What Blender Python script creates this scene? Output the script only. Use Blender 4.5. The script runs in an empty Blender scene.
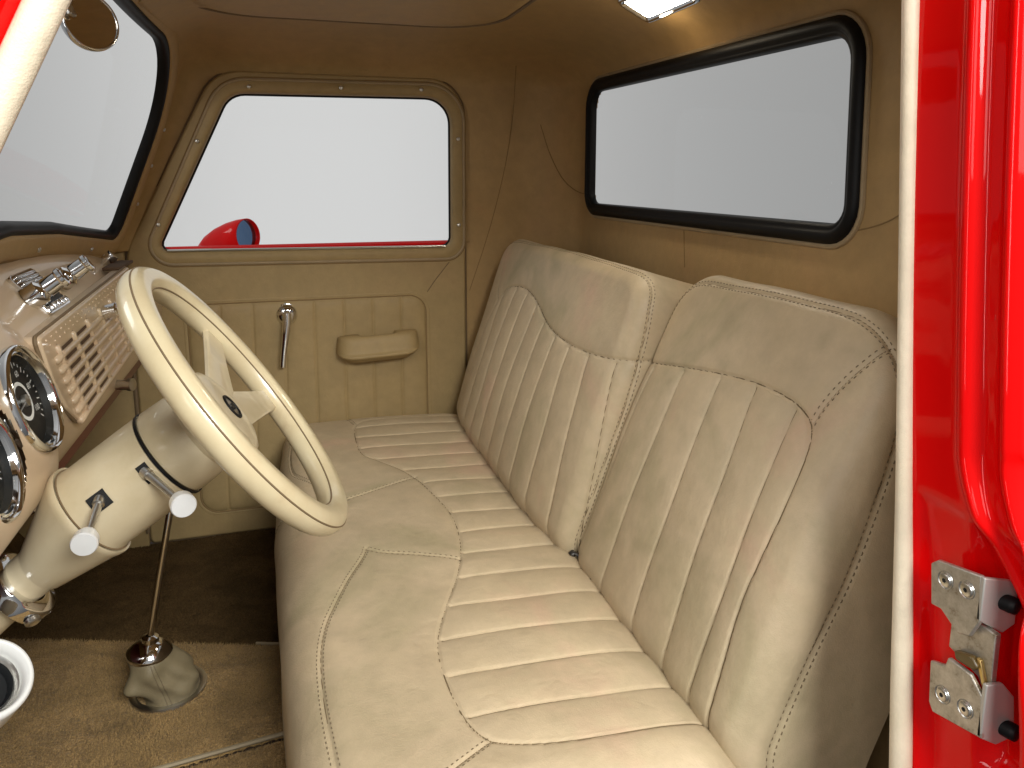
import bpy, bmesh, math, random
import numpy as np
from math import radians, sin, cos, pi
from mathutils import Vector
random.seed(4); rng = np.random.default_rng(7)
SC = bpy.context.scene
COL = SC.collection

# ------------------------------------------------------------------ camera
cam_d = bpy.data.cameras.new('camera'); cam = bpy.data.objects.new('camera', cam_d); COL.objects.link(cam)
cam.location = (0, 0, .85)
cam.rotation_euler = (radians(80), 0, radians(-16.73))
cam_d.sensor_width = 36; cam_d.lens = 36*760/1024
cam_d.shift_y = -72/1024
cam_d.clip_start = .02; cam_d.clip_end = 100
SC.camera = cam

# ------------------------------------------------------------------ studio surroundings and lamps
w = bpy.data.worlds.new('World'); SC.world = w; w.use_nodes = True
nt = w.node_tree; nt.nodes.clear()
N = nt.nodes.new
wo = N('ShaderNodeOutputWorld'); bg = N('ShaderNodeBackground'); tc = N('ShaderNodeTexCoord')
sep = N('ShaderNodeSeparateXYZ'); mr = N('ShaderNodeMapRange'); rp = N('ShaderNodeValToRGB'); mx = N('ShaderNodeMix'); mx.data_type = 'RGBA'
mz = N('ShaderNodeMapRange')
nt.links.new(tc.outputs['Generated'], sep.inputs[0])
nt.links.new(sep.outputs['X'], mr.inputs[0]); mr.inputs[1].default_value = -1; mr.inputs[2].default_value = 1
nt.links.new(mr.outputs[0], rp.inputs[0])
rp.color_ramp.interpolation = 'B_SPLINE'; el = rp.color_ramp.elements
el[0].position = 0; el[0].color = (.26, .26, .26, 1)
el[1].position = 1; el[1].color = (.27, .27, .27, 1)
for x_, c_ in ((-.36, .40), (-.25, .47), (-.14, .60), (-.02, .66), (.18, .665), (.33, .50), (.50, .385), (.66, .345)):
    e = el.new((x_+1)/2); e.color = (c_, c_, c_*.995, 1)
# the studio is darker behind the camera and towards its floor
nt.links.new(sep.outputs['Z'], mz.inputs[0]); mz.inputs[1].default_value = -.75; mz.inputs[2].default_value = -.25; mz.inputs[3].default_value = .35
my = N('ShaderNodeMapRange'); nt.links.new(sep.outputs['Y'], my.inputs[0]); my.inputs[1].default_value = -.4; my.inputs[2].default_value = .3; my.inputs[3].default_value = .55
mm = N('ShaderNodeMath'); mm.operation = 'MULTIPLY'; nt.links.new(mz.outputs[0], mm.inputs[0]); nt.links.new(my.outputs[0], mm.inputs[1])
nt.nodes.remove(mx)
nt.links.new(rp.outputs[0], bg.inputs[0]); nt.links.new(mm.outputs[0], bg.inputs[1])
nt.links.new(bg.outputs[0], wo.inputs[0])

def area(name, loc, target, sx, sy, power, color=(1, 1, 1)):
    l = bpy.data.lights.new(name, 'AREA'); l.shape = 'RECTANGLE'; l.size = sx; l.size_y = sy; l.energy = power; l.color = color
    o = bpy.data.objects.new(name, l); COL.objects.link(o); o.location = loc
    o.rotation_euler = (Vector(target)-Vector(loc)).to_track_quat('-Z', 'Y').to_euler()
    return o
area('studio_softbox', (.55, -.95, 1.68), (.05, 1.1, .30), 1.0, .7, 70, (.98, .985, .945))
area('studio_side_lamp', (-1.4, -1.5, 1.85), (.15, 1.2, .45), 1.0, 1.2, 21, (1, .97, .92))
area('studio_strip_lamp', (-2.1, -.6, 1.3), (.5, .45, .7), .16, 2.2, 12, (1, .98, .96))
area('studio_front_lamp', (-2.6, 1.9, 2.2), (.2, 1.3, .5), 1.2, 1.0, 24, (1, .98, .95))

SC.view_settings.view_transform = 'Standard'; SC.view_settings.look = 'None'
SC.view_settings.exposure = 0; SC.view_settings.gamma = 1
SC.cycles.use_denoising = True
SC.cycles.max_bounces = 10; SC.cycles.diffuse_bounces = 6; SC.cycles.glossy_bounces = 5; SC.cycles.transparent_max_bounces = 12
SC.cycles.sample_clamp_indirect = 6

# ------------------------------------------------------------------ materials
def mat(name, base, rough=.5, metal=0, spec=.5, coat=0, **k):
    m = bpy.data.materials.new(name); m.use_nodes = True
    b = m.node_tree.nodes['Principled BSDF']
    b.inputs['Base Color'].default_value = (*base, 1); b.inputs['Roughness'].default_value = rough
    b.inputs['Metallic'].default_value = metal; b.inputs['Specular IOR Level'].default_value = spec
    b.inputs['Coat Weight'].default_value = coat; b.inputs['Coat Roughness'].default_value = .04
    return m
def nodes(m):
    t = m.node_tree; return t, t.nodes.new, t.links.new, t.nodes['Principled BSDF']
def noise(m, scale, detail=3, rough=.55, stretch=None, dist=0):
    t, N, L, b = nodes(m)
    tc = N('ShaderNodeTexCoord'); n = N('ShaderNodeTexNoise')
    n.inputs['Scale'].default_value = scale; n.inputs['Detail'].default_value = detail; n.inputs['Roughness'].default_value = rough; n.inputs['Distortion'].default_value = dist
    if stretch:
        mp = N('ShaderNodeMapping'); mp.inputs['Scale'].default_value = stretch
        L(tc.outputs['Object'], mp.inputs[0]); L(mp.outputs[0], n.inputs['Vector'])
    else: L(tc.outputs['Object'], n.inputs['Vector'])
    return n
def ramp(m, src, stops):
    t, N, L, b = nodes(m)
    r = N('ShaderNodeValToRGB'); L(src.outputs[0], r.inputs[0])
    e = r.color_ramp.elements
    e[0].position, e[0].color = stops[0][0], (*stops[0][1], 1)
    e[1].position, e[1].color = stops[-1][0], (*stops[-1][1], 1)
    for p, c in stops[1:-1]:
        x = e.new(p); x.color = (*c, 1)
    return r
def bump(m, srcs, dist=.001):
    t, N, L, b = nodes(m)
    prev = None
    for src, st, ds in srcs:
        bp = N('ShaderNodeBump'); bp.inputs['Strength'].default_value = st; bp.inputs['Distance'].default_value = ds
        L(src.outputs[0], bp.inputs['Height'])
        if prev: L(prev.outputs[0], bp.inputs['Normal'])
        prev = bp
    L(prev.outputs[0], b.inputs['Normal'])
def leather(name, c, rough=.5, mott=.12, grain=.25):
    m = mat(name, c, rough, spec=.4)
    t, N, L, b = nodes(m)
    c = np.array(c)
    n1 = noise(m, 4.2, 4, .6, dist=.6)
    r1 = ramp(m, n1, [(.30, tuple(c*np.array([1-mott*1.05, 1-mott*.88, 1-mott*1.15]))), (.48, tuple(c)), (.56, tuple(c*np.array([1.0, 1.0, .98]))), (.72, tuple(c*np.array([1+mott*.30, 1-mott*.28, 1-mott*.10])))])
    n2 = noise(m, 34, 5, .65)
    r2 = ramp(m, n2, [(.3, (.86, .86, .85)), (.7, (1.06, 1.06, 1.06))])
    mxn = N('ShaderNodeMix'); mxn.data_type = 'RGBA'; mxn.blend_type = 'MULTIPLY'; mxn.inputs['Factor'].default_value = .8
    L(r1.outputs[0], mxn.inputs['A']); L(r2.outputs[0], mxn.inputs['B']); L(mxn.outputs['Result'], b.inputs['Base Color'])
    rr = N('ShaderNodeMapRange'); L(n2.outputs[0], rr.inputs[0]); rr.inputs[3].default_value = rough-.08; rr.inputs[4].default_value = rough+.1
    L(rr.outputs[0], b.inputs['Roughness'])
    v = N('ShaderNodeTexVoronoi'); v.inputs['Scale'].default_value = 620
    tc = N('ShaderNodeTexCoord'); L(tc.outputs['Object'], v.inputs['Vector'])
    w1 = noise(m, 22, 5, .6, dist=1.2)
    w2 = noise(m, 70, 4, .6, dist=.5)
    bump(m, [(w1, .14, .006), (w2, .22, .0022), (v, grain, .0006)])
    return m
M = {}
M['seat'] = leather('seat_leather', (.515, .408, .268), .47, .22)
M['lining'] = leather('lining_vinyl', (.40, .262, .114), .58, .09, .2)
M['door'] = leather('door_vinyl', (.365, .260, .119), .55, .07, .2)
M['boot'] = leather('boot_leather', (.215, .172, .10), .5, .1)
M['seam'] = mat('seam_and_gap_shade', (.17, .115, .06), .7)  # dark seam and piping tone, also painted in for shade in narrow gaps
M['seam2'] = mat('lining_seam_thread', (.25, .165, .075), .8, spec=.2)
M['piping'] = leather('piping_vinyl', (.36, .27, .16), .5, .08)
M['thread'] = mat('stitch_thread', (.17, .13, .075), .6)
M['seam_shade'] = mat('seam_groove_shade', (.17, .125, .07), .8, spec=.2)  # dark tone standing in for shade in the seat seam grooves
M['windlace'] = leather('windlace_vinyl', (.77, .67, .51), .5, .04)
def paint(name, c, rough=.3, coat=.4, dirt=0):
    m = mat(name, c, rough, coat=coat)
    n = noise(m, 26, 2, .5)
    bump(m, [(n, .10, .002)])
    return m
M['red'] = paint('red_body_paint', (.70, .0010, .0012), .6)
nodes(M['red'])[3].inputs['Specular IOR Level'].default_value = .04
M['darkred'] = paint('dark_red_metal', (.11, .012, .008), .5, .3)
M['dash'] = mat('dash_paint', (.56, .42, .275), .38, coat=.4)
n_ = noise(M['dash'], 9, 3); r_ = ramp(M['dash'], n_, [(.3, (.53, .415, .265)), (.7, (.59, .435, .29))])
nodes(M['dash'])[2](r_.outputs[0], nodes(M['dash'])[3].inputs['Base Color'])
M['cream'] = mat('cream_paint', (.62, .53, .34), .34, coat=.5)
n_ = noise(M['cream'], 14, 5, .6); r_ = ramp(M['cream'], n_, [(.26, (.46, .36, .22)), (.40, (.58, .48, .30)), (.6, (.63, .54, .35)), (.75, (.66, .565, .38))])
nodes(M['cream'])[2](r_.outputs[0], nodes(M['cream'])[3].inputs['Base Color'])
M['column'] = mat('column_paint', (.50, .42, .27), .38, coat=.4)
n_ = noise(M['column'], 16, 5, .62); r_ = ramp(M['column'], n_, [(.25, (.44, .36, .22)), (.5, (.51, .425, .28)), (.72, (.55, .47, .32))])
nodes(M['column'])[2](r_.outputs[0], nodes(M['column'])[3].inputs['Base Color'])
M['chrome'] = mat('chrome', (.78, .78, .78), .07, 1)
M['satin'] = mat('brushed_metal', (.62, .61, .58), .3, 1)
M['alu'] = mat('turned_aluminium', (.80, .80, .79), .3, .35)
M['zinc'] = mat('zinc_plate', (.50, .47, .42), .42, .85)
n_ = noise(M['zinc'], 75, 7, .75); r_ = ramp(M['zinc'], n_, [(.30, (.20, .14, .08)), (.44, (.44, .41, .35)), (.7, (.60, .58, .54))])
nodes(M['zinc'])[2](r_.outputs[0], nodes(M['zinc'])[3].inputs['Base Color'])
rr_ = nodes(M['zinc'])[1]('ShaderNodeMapRange'); nodes(M['zinc'])[2](n_.outputs[0], rr_.inputs[0]); rr_.inputs[3].default_value = .7; rr_.inputs[4].default_value = .25
nodes(M['zinc'])[2](rr_.outputs[0], nodes(M['zinc'])[3].inputs['Roughness'])
M['zincpale'] = mat('pale_zinc', (.50, .49, .46), .45, .6)
M['lug'] = mat('dark_steel', (.10, .095, .09), .3, .9)
M['grease'] = mat('old_grease', (.10, .065, .02), .3)
M['rubber'] = mat('black_rubber', (.004, .004, .0045), .5, spec=.22)
M['blackmatt'] = mat('black_void', (.006, .006, .006), .8)
M['dial'] = mat('dial_face', (.010, .011, .012), .45, spec=.25)
M['white'] = mat('white_plastic', (.75, .75, .73), .3, coat=.4)
M['print'] = mat('dial_print', (.75, .75, .72), .5)
M['needle'] = mat('orange_needle', (.8, .06, .02), .4)
M['slot'] = mat('slot_inside', (.085, .045, .02), .8)
M['bluemirror'] = mat('blue_tint_mirror', (.18, .30, .52), .05, 1)
M['mirror'] = mat('bronzed_mirror', (.60, .52, .42), .03, 1)
g = bpy.data.materials.new('clear_glass'); g.use_nodes = True; t = g.node_tree; t.nodes.clear()
o_ = t.nodes.new('ShaderNodeOutputMaterial'); mi = t.nodes.new('ShaderNodeMixShader'); tr = t.nodes.new('ShaderNodeBsdfTransparent'); gl = t.nodes.new('ShaderNodeBsdfGlossy'); fr = t.nodes.new('ShaderNodeLayerWeight'); fm = t.nodes.new('ShaderNodeMapRange')
fm.inputs[1].default_value = .3; fm.inputs[2].default_value = 1.15; fm.inputs[3].default_value = .012; fm.inputs[4].default_value = .08; gl.inputs['Roughness'].default_value = .02; tr.inputs[0].default_value = (.985, .99, .985, 1)
t.links.new(fr.outputs['Facing'], fm.inputs[0]); t.links.new(fm.outputs[0], mi.inputs[0]); t.links.new(tr.outputs[0], mi.inputs[1]); t.links.new(gl.outputs[0], mi.inputs[2]); t.links.new(mi.outputs[0], o_.inputs[0])
M['glass'] = g
lm = mat('lit_lens', (.9, .88, .8), .4); lb = nodes(lm)[3]; lb.inputs['Emission Color'].default_value = (1, .90, .72, 1); lb.inputs['Emission Strength'].default_value = 45
M['lens'] = lm
def carpet(name, c, sheen=.12):
    m = mat(name, c, .95, spec=.1)
    t, N, L, b = nodes(m); c = np.array(c)
    n1 = noise(m, 420, 3, .7); n2 = noise(m, 14, 4, .65, stretch=(1, 1.4, 1), dist=.8)
    r1 = ramp(m, n1, [(.3, tuple(c*.45)), (.7, tuple(c*1.45))]); r2 = ramp(m, n2, [(.3, (.72, .72, .72)), (.68, (1.15, 1.15, 1.15))])
    x = N('ShaderNodeMix'); x.data_type = 'RGBA'; x.blend_type = 'MULTIPLY'; x.inputs['Factor'].default_value = 1
    L(r1.outputs[0], x.inputs['A']); L(r2.outputs[0], x.inputs['B']); L(x.outputs['Result'], b.inputs['Base Color'])
    b.inputs['Sheen Weight'].default_value = sheen; b.inputs['Sheen Roughness'].default_value = .5
    bump(m, [(n2, .22, .008), (n1, .7, .003)])
    return m
M['carpet'] = carpet('tan_carpet', (.37, .24, .10))
M['carpet_shaded'] = carpet('shaded_brown_carpet', (.105, .064, .026), 0)  # footwell shade put into the carpet colour
M['binding'] = mat('carpet_binding', (.30, .24, .15), .7)
M['floormetal'] = mat('cab_floor', (.05, .03, .02), .8)

# ------------------------------------------------------------------ building helpers
def tag(o, label, cat, group=None, kind=None):
    if label: o['label'] = label
    if cat: o['category'] = cat
    if group: o['group'] = group
    if kind: o['kind'] = kind
    return o
def thing(name, label, cat, loc, group=None):
    o = bpy.data.objects.new(name, None); o.empty_display_size = .05; COL.objects.link(o); o.location = loc
    o['off'] = list(loc)
    return tag(o, label, cat, group)
def link(name, me, parent, label=None):
    o = bpy.data.objects.new(name, me); COL.objects.link(o)
    if parent is not None:
        o.parent = parent; off = parent.get('off')
        if off is not None:
            o['off'] = list(off)
    if label: o['label'] = label
    return o
def mesh_obj(name, verts, faces, m, parent=None, smooth=True, label=None, mats=None, mi=None):
    verts = np.asarray(verts, float)
    if parent is not None and parent.get('off') is not None:
        verts = verts - np.array(list(parent['off']))
    me = bpy.data.meshes.new(name)
    me.from_pydata(verts.tolist(), [], [list(f) for f in faces]); me.update()
    if m: me.materials.append(m)
    for x in mats or (): me.materials.append(x)
    if mi is not None: me.polygons.foreach_set('material_index', mi)
    me.polygons.foreach_set('use_smooth', [smooth]*len(me.polygons))
    return link(name, me, parent, label)
def grid_obj(name, V, m, parent=None, closed_u=False, closed_v=False, flip=False, mask=None, label=None, smooth=True):
    nu, nv = V.shape[:2]
    idx = np.arange(nu*nv).reshape(nu, nv)
    a = idx if closed_u else idx[:-1]; b = np.roll(idx, -1, 0) if closed_u else idx[1:]
    if closed_v: f = np.stack([a, b, np.roll(b, -1, 1), np.roll(a, -1, 1)], -1)
    else: f = np.stack([a[:, :-1], b[:, :-1], b[:, 1:], a[:, 1:]], -1)
    f = f.reshape(-1, 4)
    if flip: f = f[:, ::-1]
    P = V.reshape(-1, 3)
    if mask is not None:
        keep = mask(P[f].mean(1)); f = f[keep]
    if parent is not None and parent.get('off') is not None: P = P - np.array(list(parent['off']))
    me = bpy.data.meshes.new(name)
    me.vertices.add(len(P)); me.vertices.foreach_set('co', P.astype(np.float32).ravel())
    me.loops.add(f.size); me.loops.foreach_set('vertex_index', f.astype(np.int32).ravel())
    me.polygons.add(len(f)); me.polygons.foreach_set('loop_start', np.arange(0, f.size, 4, dtype=np.int32))
    me.update(calc_edges=True); me.validate()
    me.polygons.foreach_set('use_smooth', [smooth]*len(me.polygons))
    me.materials.append(m)
    return link(name, me, parent, label)
class MB:
    def __init__(s): s.v = []; s.f = []
    def add(s, V, F):
        o = len(s.v); s.v += [tuple(map(float, x)) for x in V]; s.f += [[i+o for i in f] for f in F]; return s
    def grid(s, V, cu=False, cv=False, flip=False):
        nu, nv = V.shape[:2]; F = []
        for i in range(nu if cu else nu-1):
            for j in range(nv if cv else nv-1):
                q = [i*nv+j, ((i+1) % nu)*nv+j, ((i+1) % nu)*nv+(j+1) % nv, i*nv+(j+1) % nv]
                F.append(q[::-1] if flip else q)
        return s.add(V.reshape(-1, 3), F)
    def tube(s, pts, r, n=10, closed=False, caps=True, squash=None):
        pts = np.asarray(pts, float); k = len(pts)
        r = np.full(k, r) if np.isscalar(r) else np.asarray(r, float)
        T = np.roll(pts, -1, 0)-np.roll(pts, 1, 0) if closed else np.gradient(pts, axis=0)
        T /= np.maximum(np.linalg.norm(T, axis=1), 1e-12)[:, None]
        ref = np.array([0, 0, 1.]) if abs(T[0][2]) < .9 else np.array([1., 0, 0])
        u = np.cross(T[0], ref); u /= np.linalg.norm(u)
        V = np.zeros((k, n, 3)); ph = np.linspace(0, 2*pi, n, endpoint=False)
        for i in range(k):
            u = u-T[i]*(u@T[i]); u /= np.linalg.norm(u); v = np.cross(T[i], u)
            V[i] = pts[i]+r[i]*(np.cos(ph)[:, None]*u+np.sin(ph)[:, None]*v)
        o = len(s.v); s.grid(V, cu=closed, cv=True)
        if caps and not closed:
            s.f.append([o+j for j in range(n)][::-1]); s.f.append([o+(k-1)*n+j for j in range(n)])
        return s
    def lathe(s, c, ax, prof, n=32, a0=None, cap=True):
        """prof: list of (distance along the axis, radius)"""
        ax = np.array(ax, float); ax /= np.linalg.norm(ax); c = np.array(c, float)
        ref = np.array([0, 0, 1.]) if abs(ax[2]) < .9 else np.array([1., 0, 0])
        u = np.cross(ax, ref); u /= np.linalg.norm(u); v = np.cross(ax, u)
        ph = np.linspace(0, 2*pi, n, endpoint=False)
        V = np.array([c+ax*d+max(r, 1e-5)*(np.cos(ph)[:, None]*u+np.sin(ph)[:, None]*v) for d, r in prof])
        return s.grid(V, cv=True, flip=True)
    def box(s, c, size, rot=None, bev=0):
        c = np.array(c, float); h = np.array(size, float)/2
        R = np.eye(3) if rot is None else np.array(rot, float).T
        if bev <= 0:
            V = [c+R@(h*np.array([x, y, z])) for x in (-1, 1) for y in (-1, 1) for z in (-1, 1)]
            return s.add(V, [[0, 1, 3, 2], [4, 6, 7, 5], [0, 4, 5, 1], [2, 3, 7, 6], [0, 2, 6, 4], [1, 5, 7, 3]])
        bm = bmesh.new(); bmesh.ops.create_cube(bm, size=1)
        for v in bm.verts: v.co = Vector(np.array(v.co)*2*h)
        bmesh.ops.bevel(bm, geom=bm.edges[:], offset=bev, segments=3, profile=.5, affect='EDGES')
        bm.verts.index_update()
        V = [c+R@np.array(v.co) for v in bm.verts]; F = [[v.index for v in f.verts] for f in bm.faces]; bm.free()
        return s.add(V, F)
    def prism(s, poly, fn, d0, d1):
        """poly in 2D, fn(a, b, d) -> point; closed prism between depths"""
        n = len(poly); V = [fn(a, b, d0) for a, b in poly]+[fn(a, b, d1) for a, b in poly]
        F = [list(range(n))[::-1], list(range(n, 2*n))]+[[i, (i+1) % n, n+(i+1) % n, n+i] for i in range(n)]
        return s.add(V, F)
    def build(s, name, m, parent=None, smooth=True, label=None, bevel=0, angle=40):
        o = mesh_obj(name, s.v, s.f, m, parent, smooth, label)
        bm = bmesh.new(); bm.from_mesh(o.data); bmesh.ops.recalc_face_normals(bm, faces=bm.faces[:]); bm.to_mesh(o.data); bm.free()
        if bevel:
            b = o.modifiers.new('bevel', 'BEVEL'); b.width = bevel; b.segments = 3; b.limit_method = 'ANGLE'; b.angle_limit = radians(35)
        if smooth and angle < 180:
            try: o.data.set_sharp_from_angle(angle=radians(angle))
            except Exception: pass
        return o
def rpoly(pts, rad, n=8):
    """fillet the corners of a polygon"""
    pts = [np.array(p, float) for p in pts]; k = len(pts); out = []
    rad = [rad]*k if np.isscalar(rad) else rad
    for i in range(k):
        p, a, b = pts[i], pts[i-1], pts[(i+1) % k]
        da = (a-p)/np.linalg.norm(a-p); db = (b-p)/np.linalg.norm(b-p)
        ang = math.acos(np.clip(da@db, -1, 1)); t = rad[i]/math.tan(ang/2)
        t = min(t, .49*np.linalg.norm(a-p), .49*np.linalg.norm(b-p)); r = t*math.tan(ang/2)
        if r < 1e-5: out.append(p); continue
        bis = (da+db)/np.linalg.norm(da+db); c = p+bis*r/math.sin(ang/2)
        s0 = p+da*t-c; s1 = p+db*t-c
        a0 = math.atan2(s0[1], s0[0]); a1 = math.atan2(s1[1], s1[0]); dlt = (a1-a0+pi) % (2*pi)-pi
        for j in range(n+1): out.append(c+r*np.array([cos(a0+dlt*j/n), sin(a0+dlt*j/n)]))
    return np.array(out)
def resample(P, step, closed=True):
    P = np.asarray(P, float)
    if closed: P = np.vstack([P, P[:1]])
    d = np.r_[0, np.cumsum(np.linalg.norm(np.diff(P, axis=0), axis=1))]
    n = max(3, int(d[-1]/step)); t = np.linspace(0, d[-1], n, endpoint=not closed)
    return np.stack([np.interp(t, d, P[:, i]) for i in range(P.shape[1])], 1)
def chaikin(P, k=2):
    P = np.asarray(P, float)
    for _ in range(k):
        Q = [P[0]]
        for a, b in zip(P[:-1], P[1:]): Q += [a*.75+b*.25, a*.25+b*.75]
        P = np.array(Q+[P[-1]])
    return P
def loop_normals(P):
    T = np.roll(P, -1, 0)-np.roll(P, 1, 0); T /= np.linalg.norm(T, axis=1)[:, None]
    n = np.stack([T[:, 1], -T[:, 0]], 1)
    area_ = .5*np.sum(P[:, 0]*np.roll(P[:, 1], -1)-np.roll(P[:, 0], -1)*P[:, 1])
    return n if area_ > 0 else -n     # outward
def inside(P, poly):
    x, y = P[:, 0], P[:, 1]; r = np.zeros(len(P), bool); n = len(poly)
    for i in range(n):
        x0, y0 = poly[i]; x1, y1 = poly[(i+1) % n]
        if y0 == y1: continue
        r ^= ((y0 > y) != (y1 > y)) & (x < (x1-x0)*(y-y0)/(y1-y0)+x0)
    return r
def dist_poly(P, poly):
    d = np.full(len(P), 9.)
    for a, b in zip(poly[:-1], poly[1:]):
        ab = b-a; L2 = ab@ab
        if L2 < 1e-14: continue
        t = np.clip(((P-a)@ab)/L2, 0, 1)
        d = np.minimum(d, ((P-a-t[:, None]*ab)**2).sum(1))
    return np.sqrt(np.minimum(d, 81))
def sweep_loop(P, prof, fn):
    """closed 2D loop P; profile of (outward offset, depth); fn(a, b, depth) -> point array"""
    n = loop_normals(P)
    return np.stack([fn(P[:, 0]+n[:, 0]*o, P[:, 1]+n[:, 1]*o, d) for o, d in prof], 1)
def onY(y0): return lambda a, b, d: np.stack([a+0*b, np.full(np.shape(a), y0-d) if np.ndim(a) else y0-d, b+0*a], -1)
def circ(c, r, n=16, a0=0): return np.array([[c[0]+r*cos(a0+2*pi*i/n), c[1]+r*sin(a0+2*pi*i/n)] for i in range(n)])

def text_mesh(name, txt, size, loc, rot, m, parent):
    cu_ = bpy.data.curves.new(name, 'FONT'); cu_.body = txt; cu_.size = size; cu_.align_x = 'CENTER'; cu_.align_y = 'CENTER'
    tmp = bpy.data.objects.new(name, cu_); COL.objects.link(tmp)
    me = bpy.data.meshes.new_from_object(tmp.evaluated_get(bpy.context.evaluated_depsgraph_get()))
    bpy.data.objects.remove(tmp); bpy.data.curves.remove(cu_)
    me.name = name; me.materials.clear(); me.materials.append(m)
    o = link(name, me, parent); o.location = Vector(loc)-Vector(list(parent.get('off', (0, 0, 0)))); o.rotation_euler = rot
    return o

# ------------------------------------------------------------------ floor (setting)
fb = MB(); fb.box((-.05, 1.18, -.03), (1.52, 1.42, .04)); tag(fb.build('floor', M['floormetal'], None, False), 'dark metal cab floor lying under the carpet', 'floor', kind='structure')
def carpet_piece(name, label, x0, x1, y0, y1, z, m, wav, edge=None):
    nx, ny = 240, 200
    a = np.linspace(0, 1, nx); b = np.linspace(0, 1, ny)
    A, B = np.meshgrid(a, b, indexing='ij')
    X = x0+(x1-x0)*A; Y = y0(X)+(y1(X)-y0(X))*B
    Z = z+wav*(np.sin(X*21+Y*9)*.4+np.sin(X*9-Y*33+1)*.4+np.sin(X*47+Y*15)*.2)
    Z = Z+.0012*rng.normal(size=Z.shape)
    e = np.minimum(np.minimum(B, 1-B)*abs(float(np.mean(y1(X)-y0(X)))), np.minimum(A, 1-A)*(x1-x0))
    Z = Z-.010*np.exp(-(e/.004)**2)
    return tag(grid_obj(name, np.stack([X, Y, Z], -1), m), label, 'carpet', kind='structure')
K = lambda c: (lambda X: c+0*X)
carpet_piece('floor_carpet', 'tan floor carpet around the gear lever boot', -.760, .20, lambda X: 1.108+.125*X+.0*X, lambda X: 1.324-.350*X, .004, M['carpet'], .0020)
carpet_piece('floor_carpet', 'tan carpet strip nearest the open doorway below the pale binding', -.760, .20, K(.50), lambda X: 1.100+.125*X, .002, M['carpet'], .0020)
carpet_piece('floor_carpet', 'carpet in the passenger footwell below the door, coloured dark brown for shade', -.760, .20, lambda X: 1.316-.350*X, K(1.862), -.004, M['carpet_shaded'], .0035)
def pile(name, label, x0, x1, y0, y1, z, n, m, hgt):
    x = rng.uniform(x0, x1, n); t = rng.uniform(0, 1, n); y = y0(x)+(y1(x)-y0(x))*t
    keep = ((x+.222)**2+(y-1.266)**2 > .060**2) & (x < .10); x, y = x[keep], y[keep]; n = len(x)
    a = rng.uniform(0, 2*pi, n); sw = np.sin(x*23+y*11)+np.sin(y*31-x*17); la = rng.normal(.8, .9, n)+sw*.7
    L_ = hgt*rng.uniform(.6, 1.25, n); lean = .55*L_
    b0 = np.stack([x, y, np.full(n, z)], 1); wv = np.stack([np.cos(a), np.sin(a), 0*a], 1)*.0008
    tp = b0+np.stack([np.cos(la)*lean, np.sin(la)*lean, L_*.85], 1)
    V = np.stack([b0-wv, b0+wv, tp], 1).reshape(-1, 3)
    me = bpy.data.meshes.new(name); me.vertices.add(3*n); me.vertices.foreach_set('co', V.astype(np.float32).ravel())
    me.loops.add(3*n); me.loops.foreach_set('vertex_index', np.arange(3*n, dtype=np.int32)); me.polygons.add(n); me.polygons.foreach_set('loop_start', np.arange(0, 3*n, 3, dtype=np.int32)); me.update(calc_edges=True)
    me.materials.append(m); return tag(link(name, me, None), label, 'carpet pile', kind='stuff')
pile('carpet_pile', 'short tan tufts of the carpet around the gear lever', 0-.62, .02, lambda X: 1.113+.125*X, lambda X: 1.320-.350*X, .003, 110000, M['carpet'], .0062)
pile('carpet_pile', 'short tan tufts of the carpet strip nearest the open doorway', 0-.50, .02, lambda X: .98+0*X, lambda X: 1.092+.125*X, .001, 30000, M['carpet'], .0062)
pile('carpet_pile', 'short tufts of the passenger footwell carpet, coloured dark brown for shade', 0-.62, .04, lambda X: 1.320-.350*X, lambda X: 1.84+0*X, -.005, 90000, M['carpet_shaded'], .0060)
bd = MB(); bd.tube([(x, 1.104+.125*x, .006) for x in np.linspace(-.24, .1, 12)], .0035, 6)
bd.tube([(x, 1.326-.350*x, .005) for x in np.linspace(-.085, .1, 9)], .003, 6)
tag(bd.build('carpet_binding', M['binding']), 'pale sewn binding along the edges of the floor carpets', 'carpet edge', kind='structure')

# ------------------------------------------------------------------ cab shell
cab = thing('truck_cab', 'red pickup cab with padded beige vinyl lining, black sealed windows and red door jamb', 'truck cab', (.2, 1.2, 0))
Yf = 1.856; Xr = .70
def xf(z): return np.where(z >= .69, -.345+.41*(z-.70), -.74)
def ynear(z): return np.minimum(.478+.117*(z-.34), .575)
def outline(x0, x1, y0, y1, rf, rr, n=230, nc=18):
    P = []; T = np.linspace(0, 1, n)[:, None]
    cn = [(x0+rf, y0+rf, rf, pi, 1.5*pi), (x1-rr, y0+rr, rr, 1.5*pi, 2*pi), (x1-rr, y1-rr, rr, 0, .5*pi), (x0+rf, y1-rf, rf, .5*pi, pi)]
    for i, (cx, cy, r, a0, a1) in enumerate(cn):
        ph = np.linspace(a0, a1, nc)[:, None]
        c = np.hstack([cx+r*np.cos(ph), cy+r*np.sin(ph)]); P.append(c)
        nx_, ny_, nr, b0, _ = cn[(i+1) % 4]
        e = np.array([[nx_+nr*cos(b0), ny_+nr*sin(b0)]]); P.append(c[-1:]+(e-c[-1:])*T[1:-1])
    return np.vstack(P)
zr0 = 1.06
rows = []
def bow(x, y, z, k): return x-k*.04*np.clip(1-((y-1.2)/.6)**2, 0, 1)
for z in np.r_[np.linspace(0, .689, 24), np.linspace(.691, zr0, 66)]:
    o = outline(float(xf(z)), Xr, float(ynear(z)), Yf, .05, .13)
    fr_ = np.clip((float(xf(z))+.03-o[:, 0])/.03, 0, 1)
    o[:, 0] = bow(o[:, 0], o[:, 1], z, fr_)
    rows.append(np.hstack([o, np.full((len(o), 1), z)]))
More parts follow.
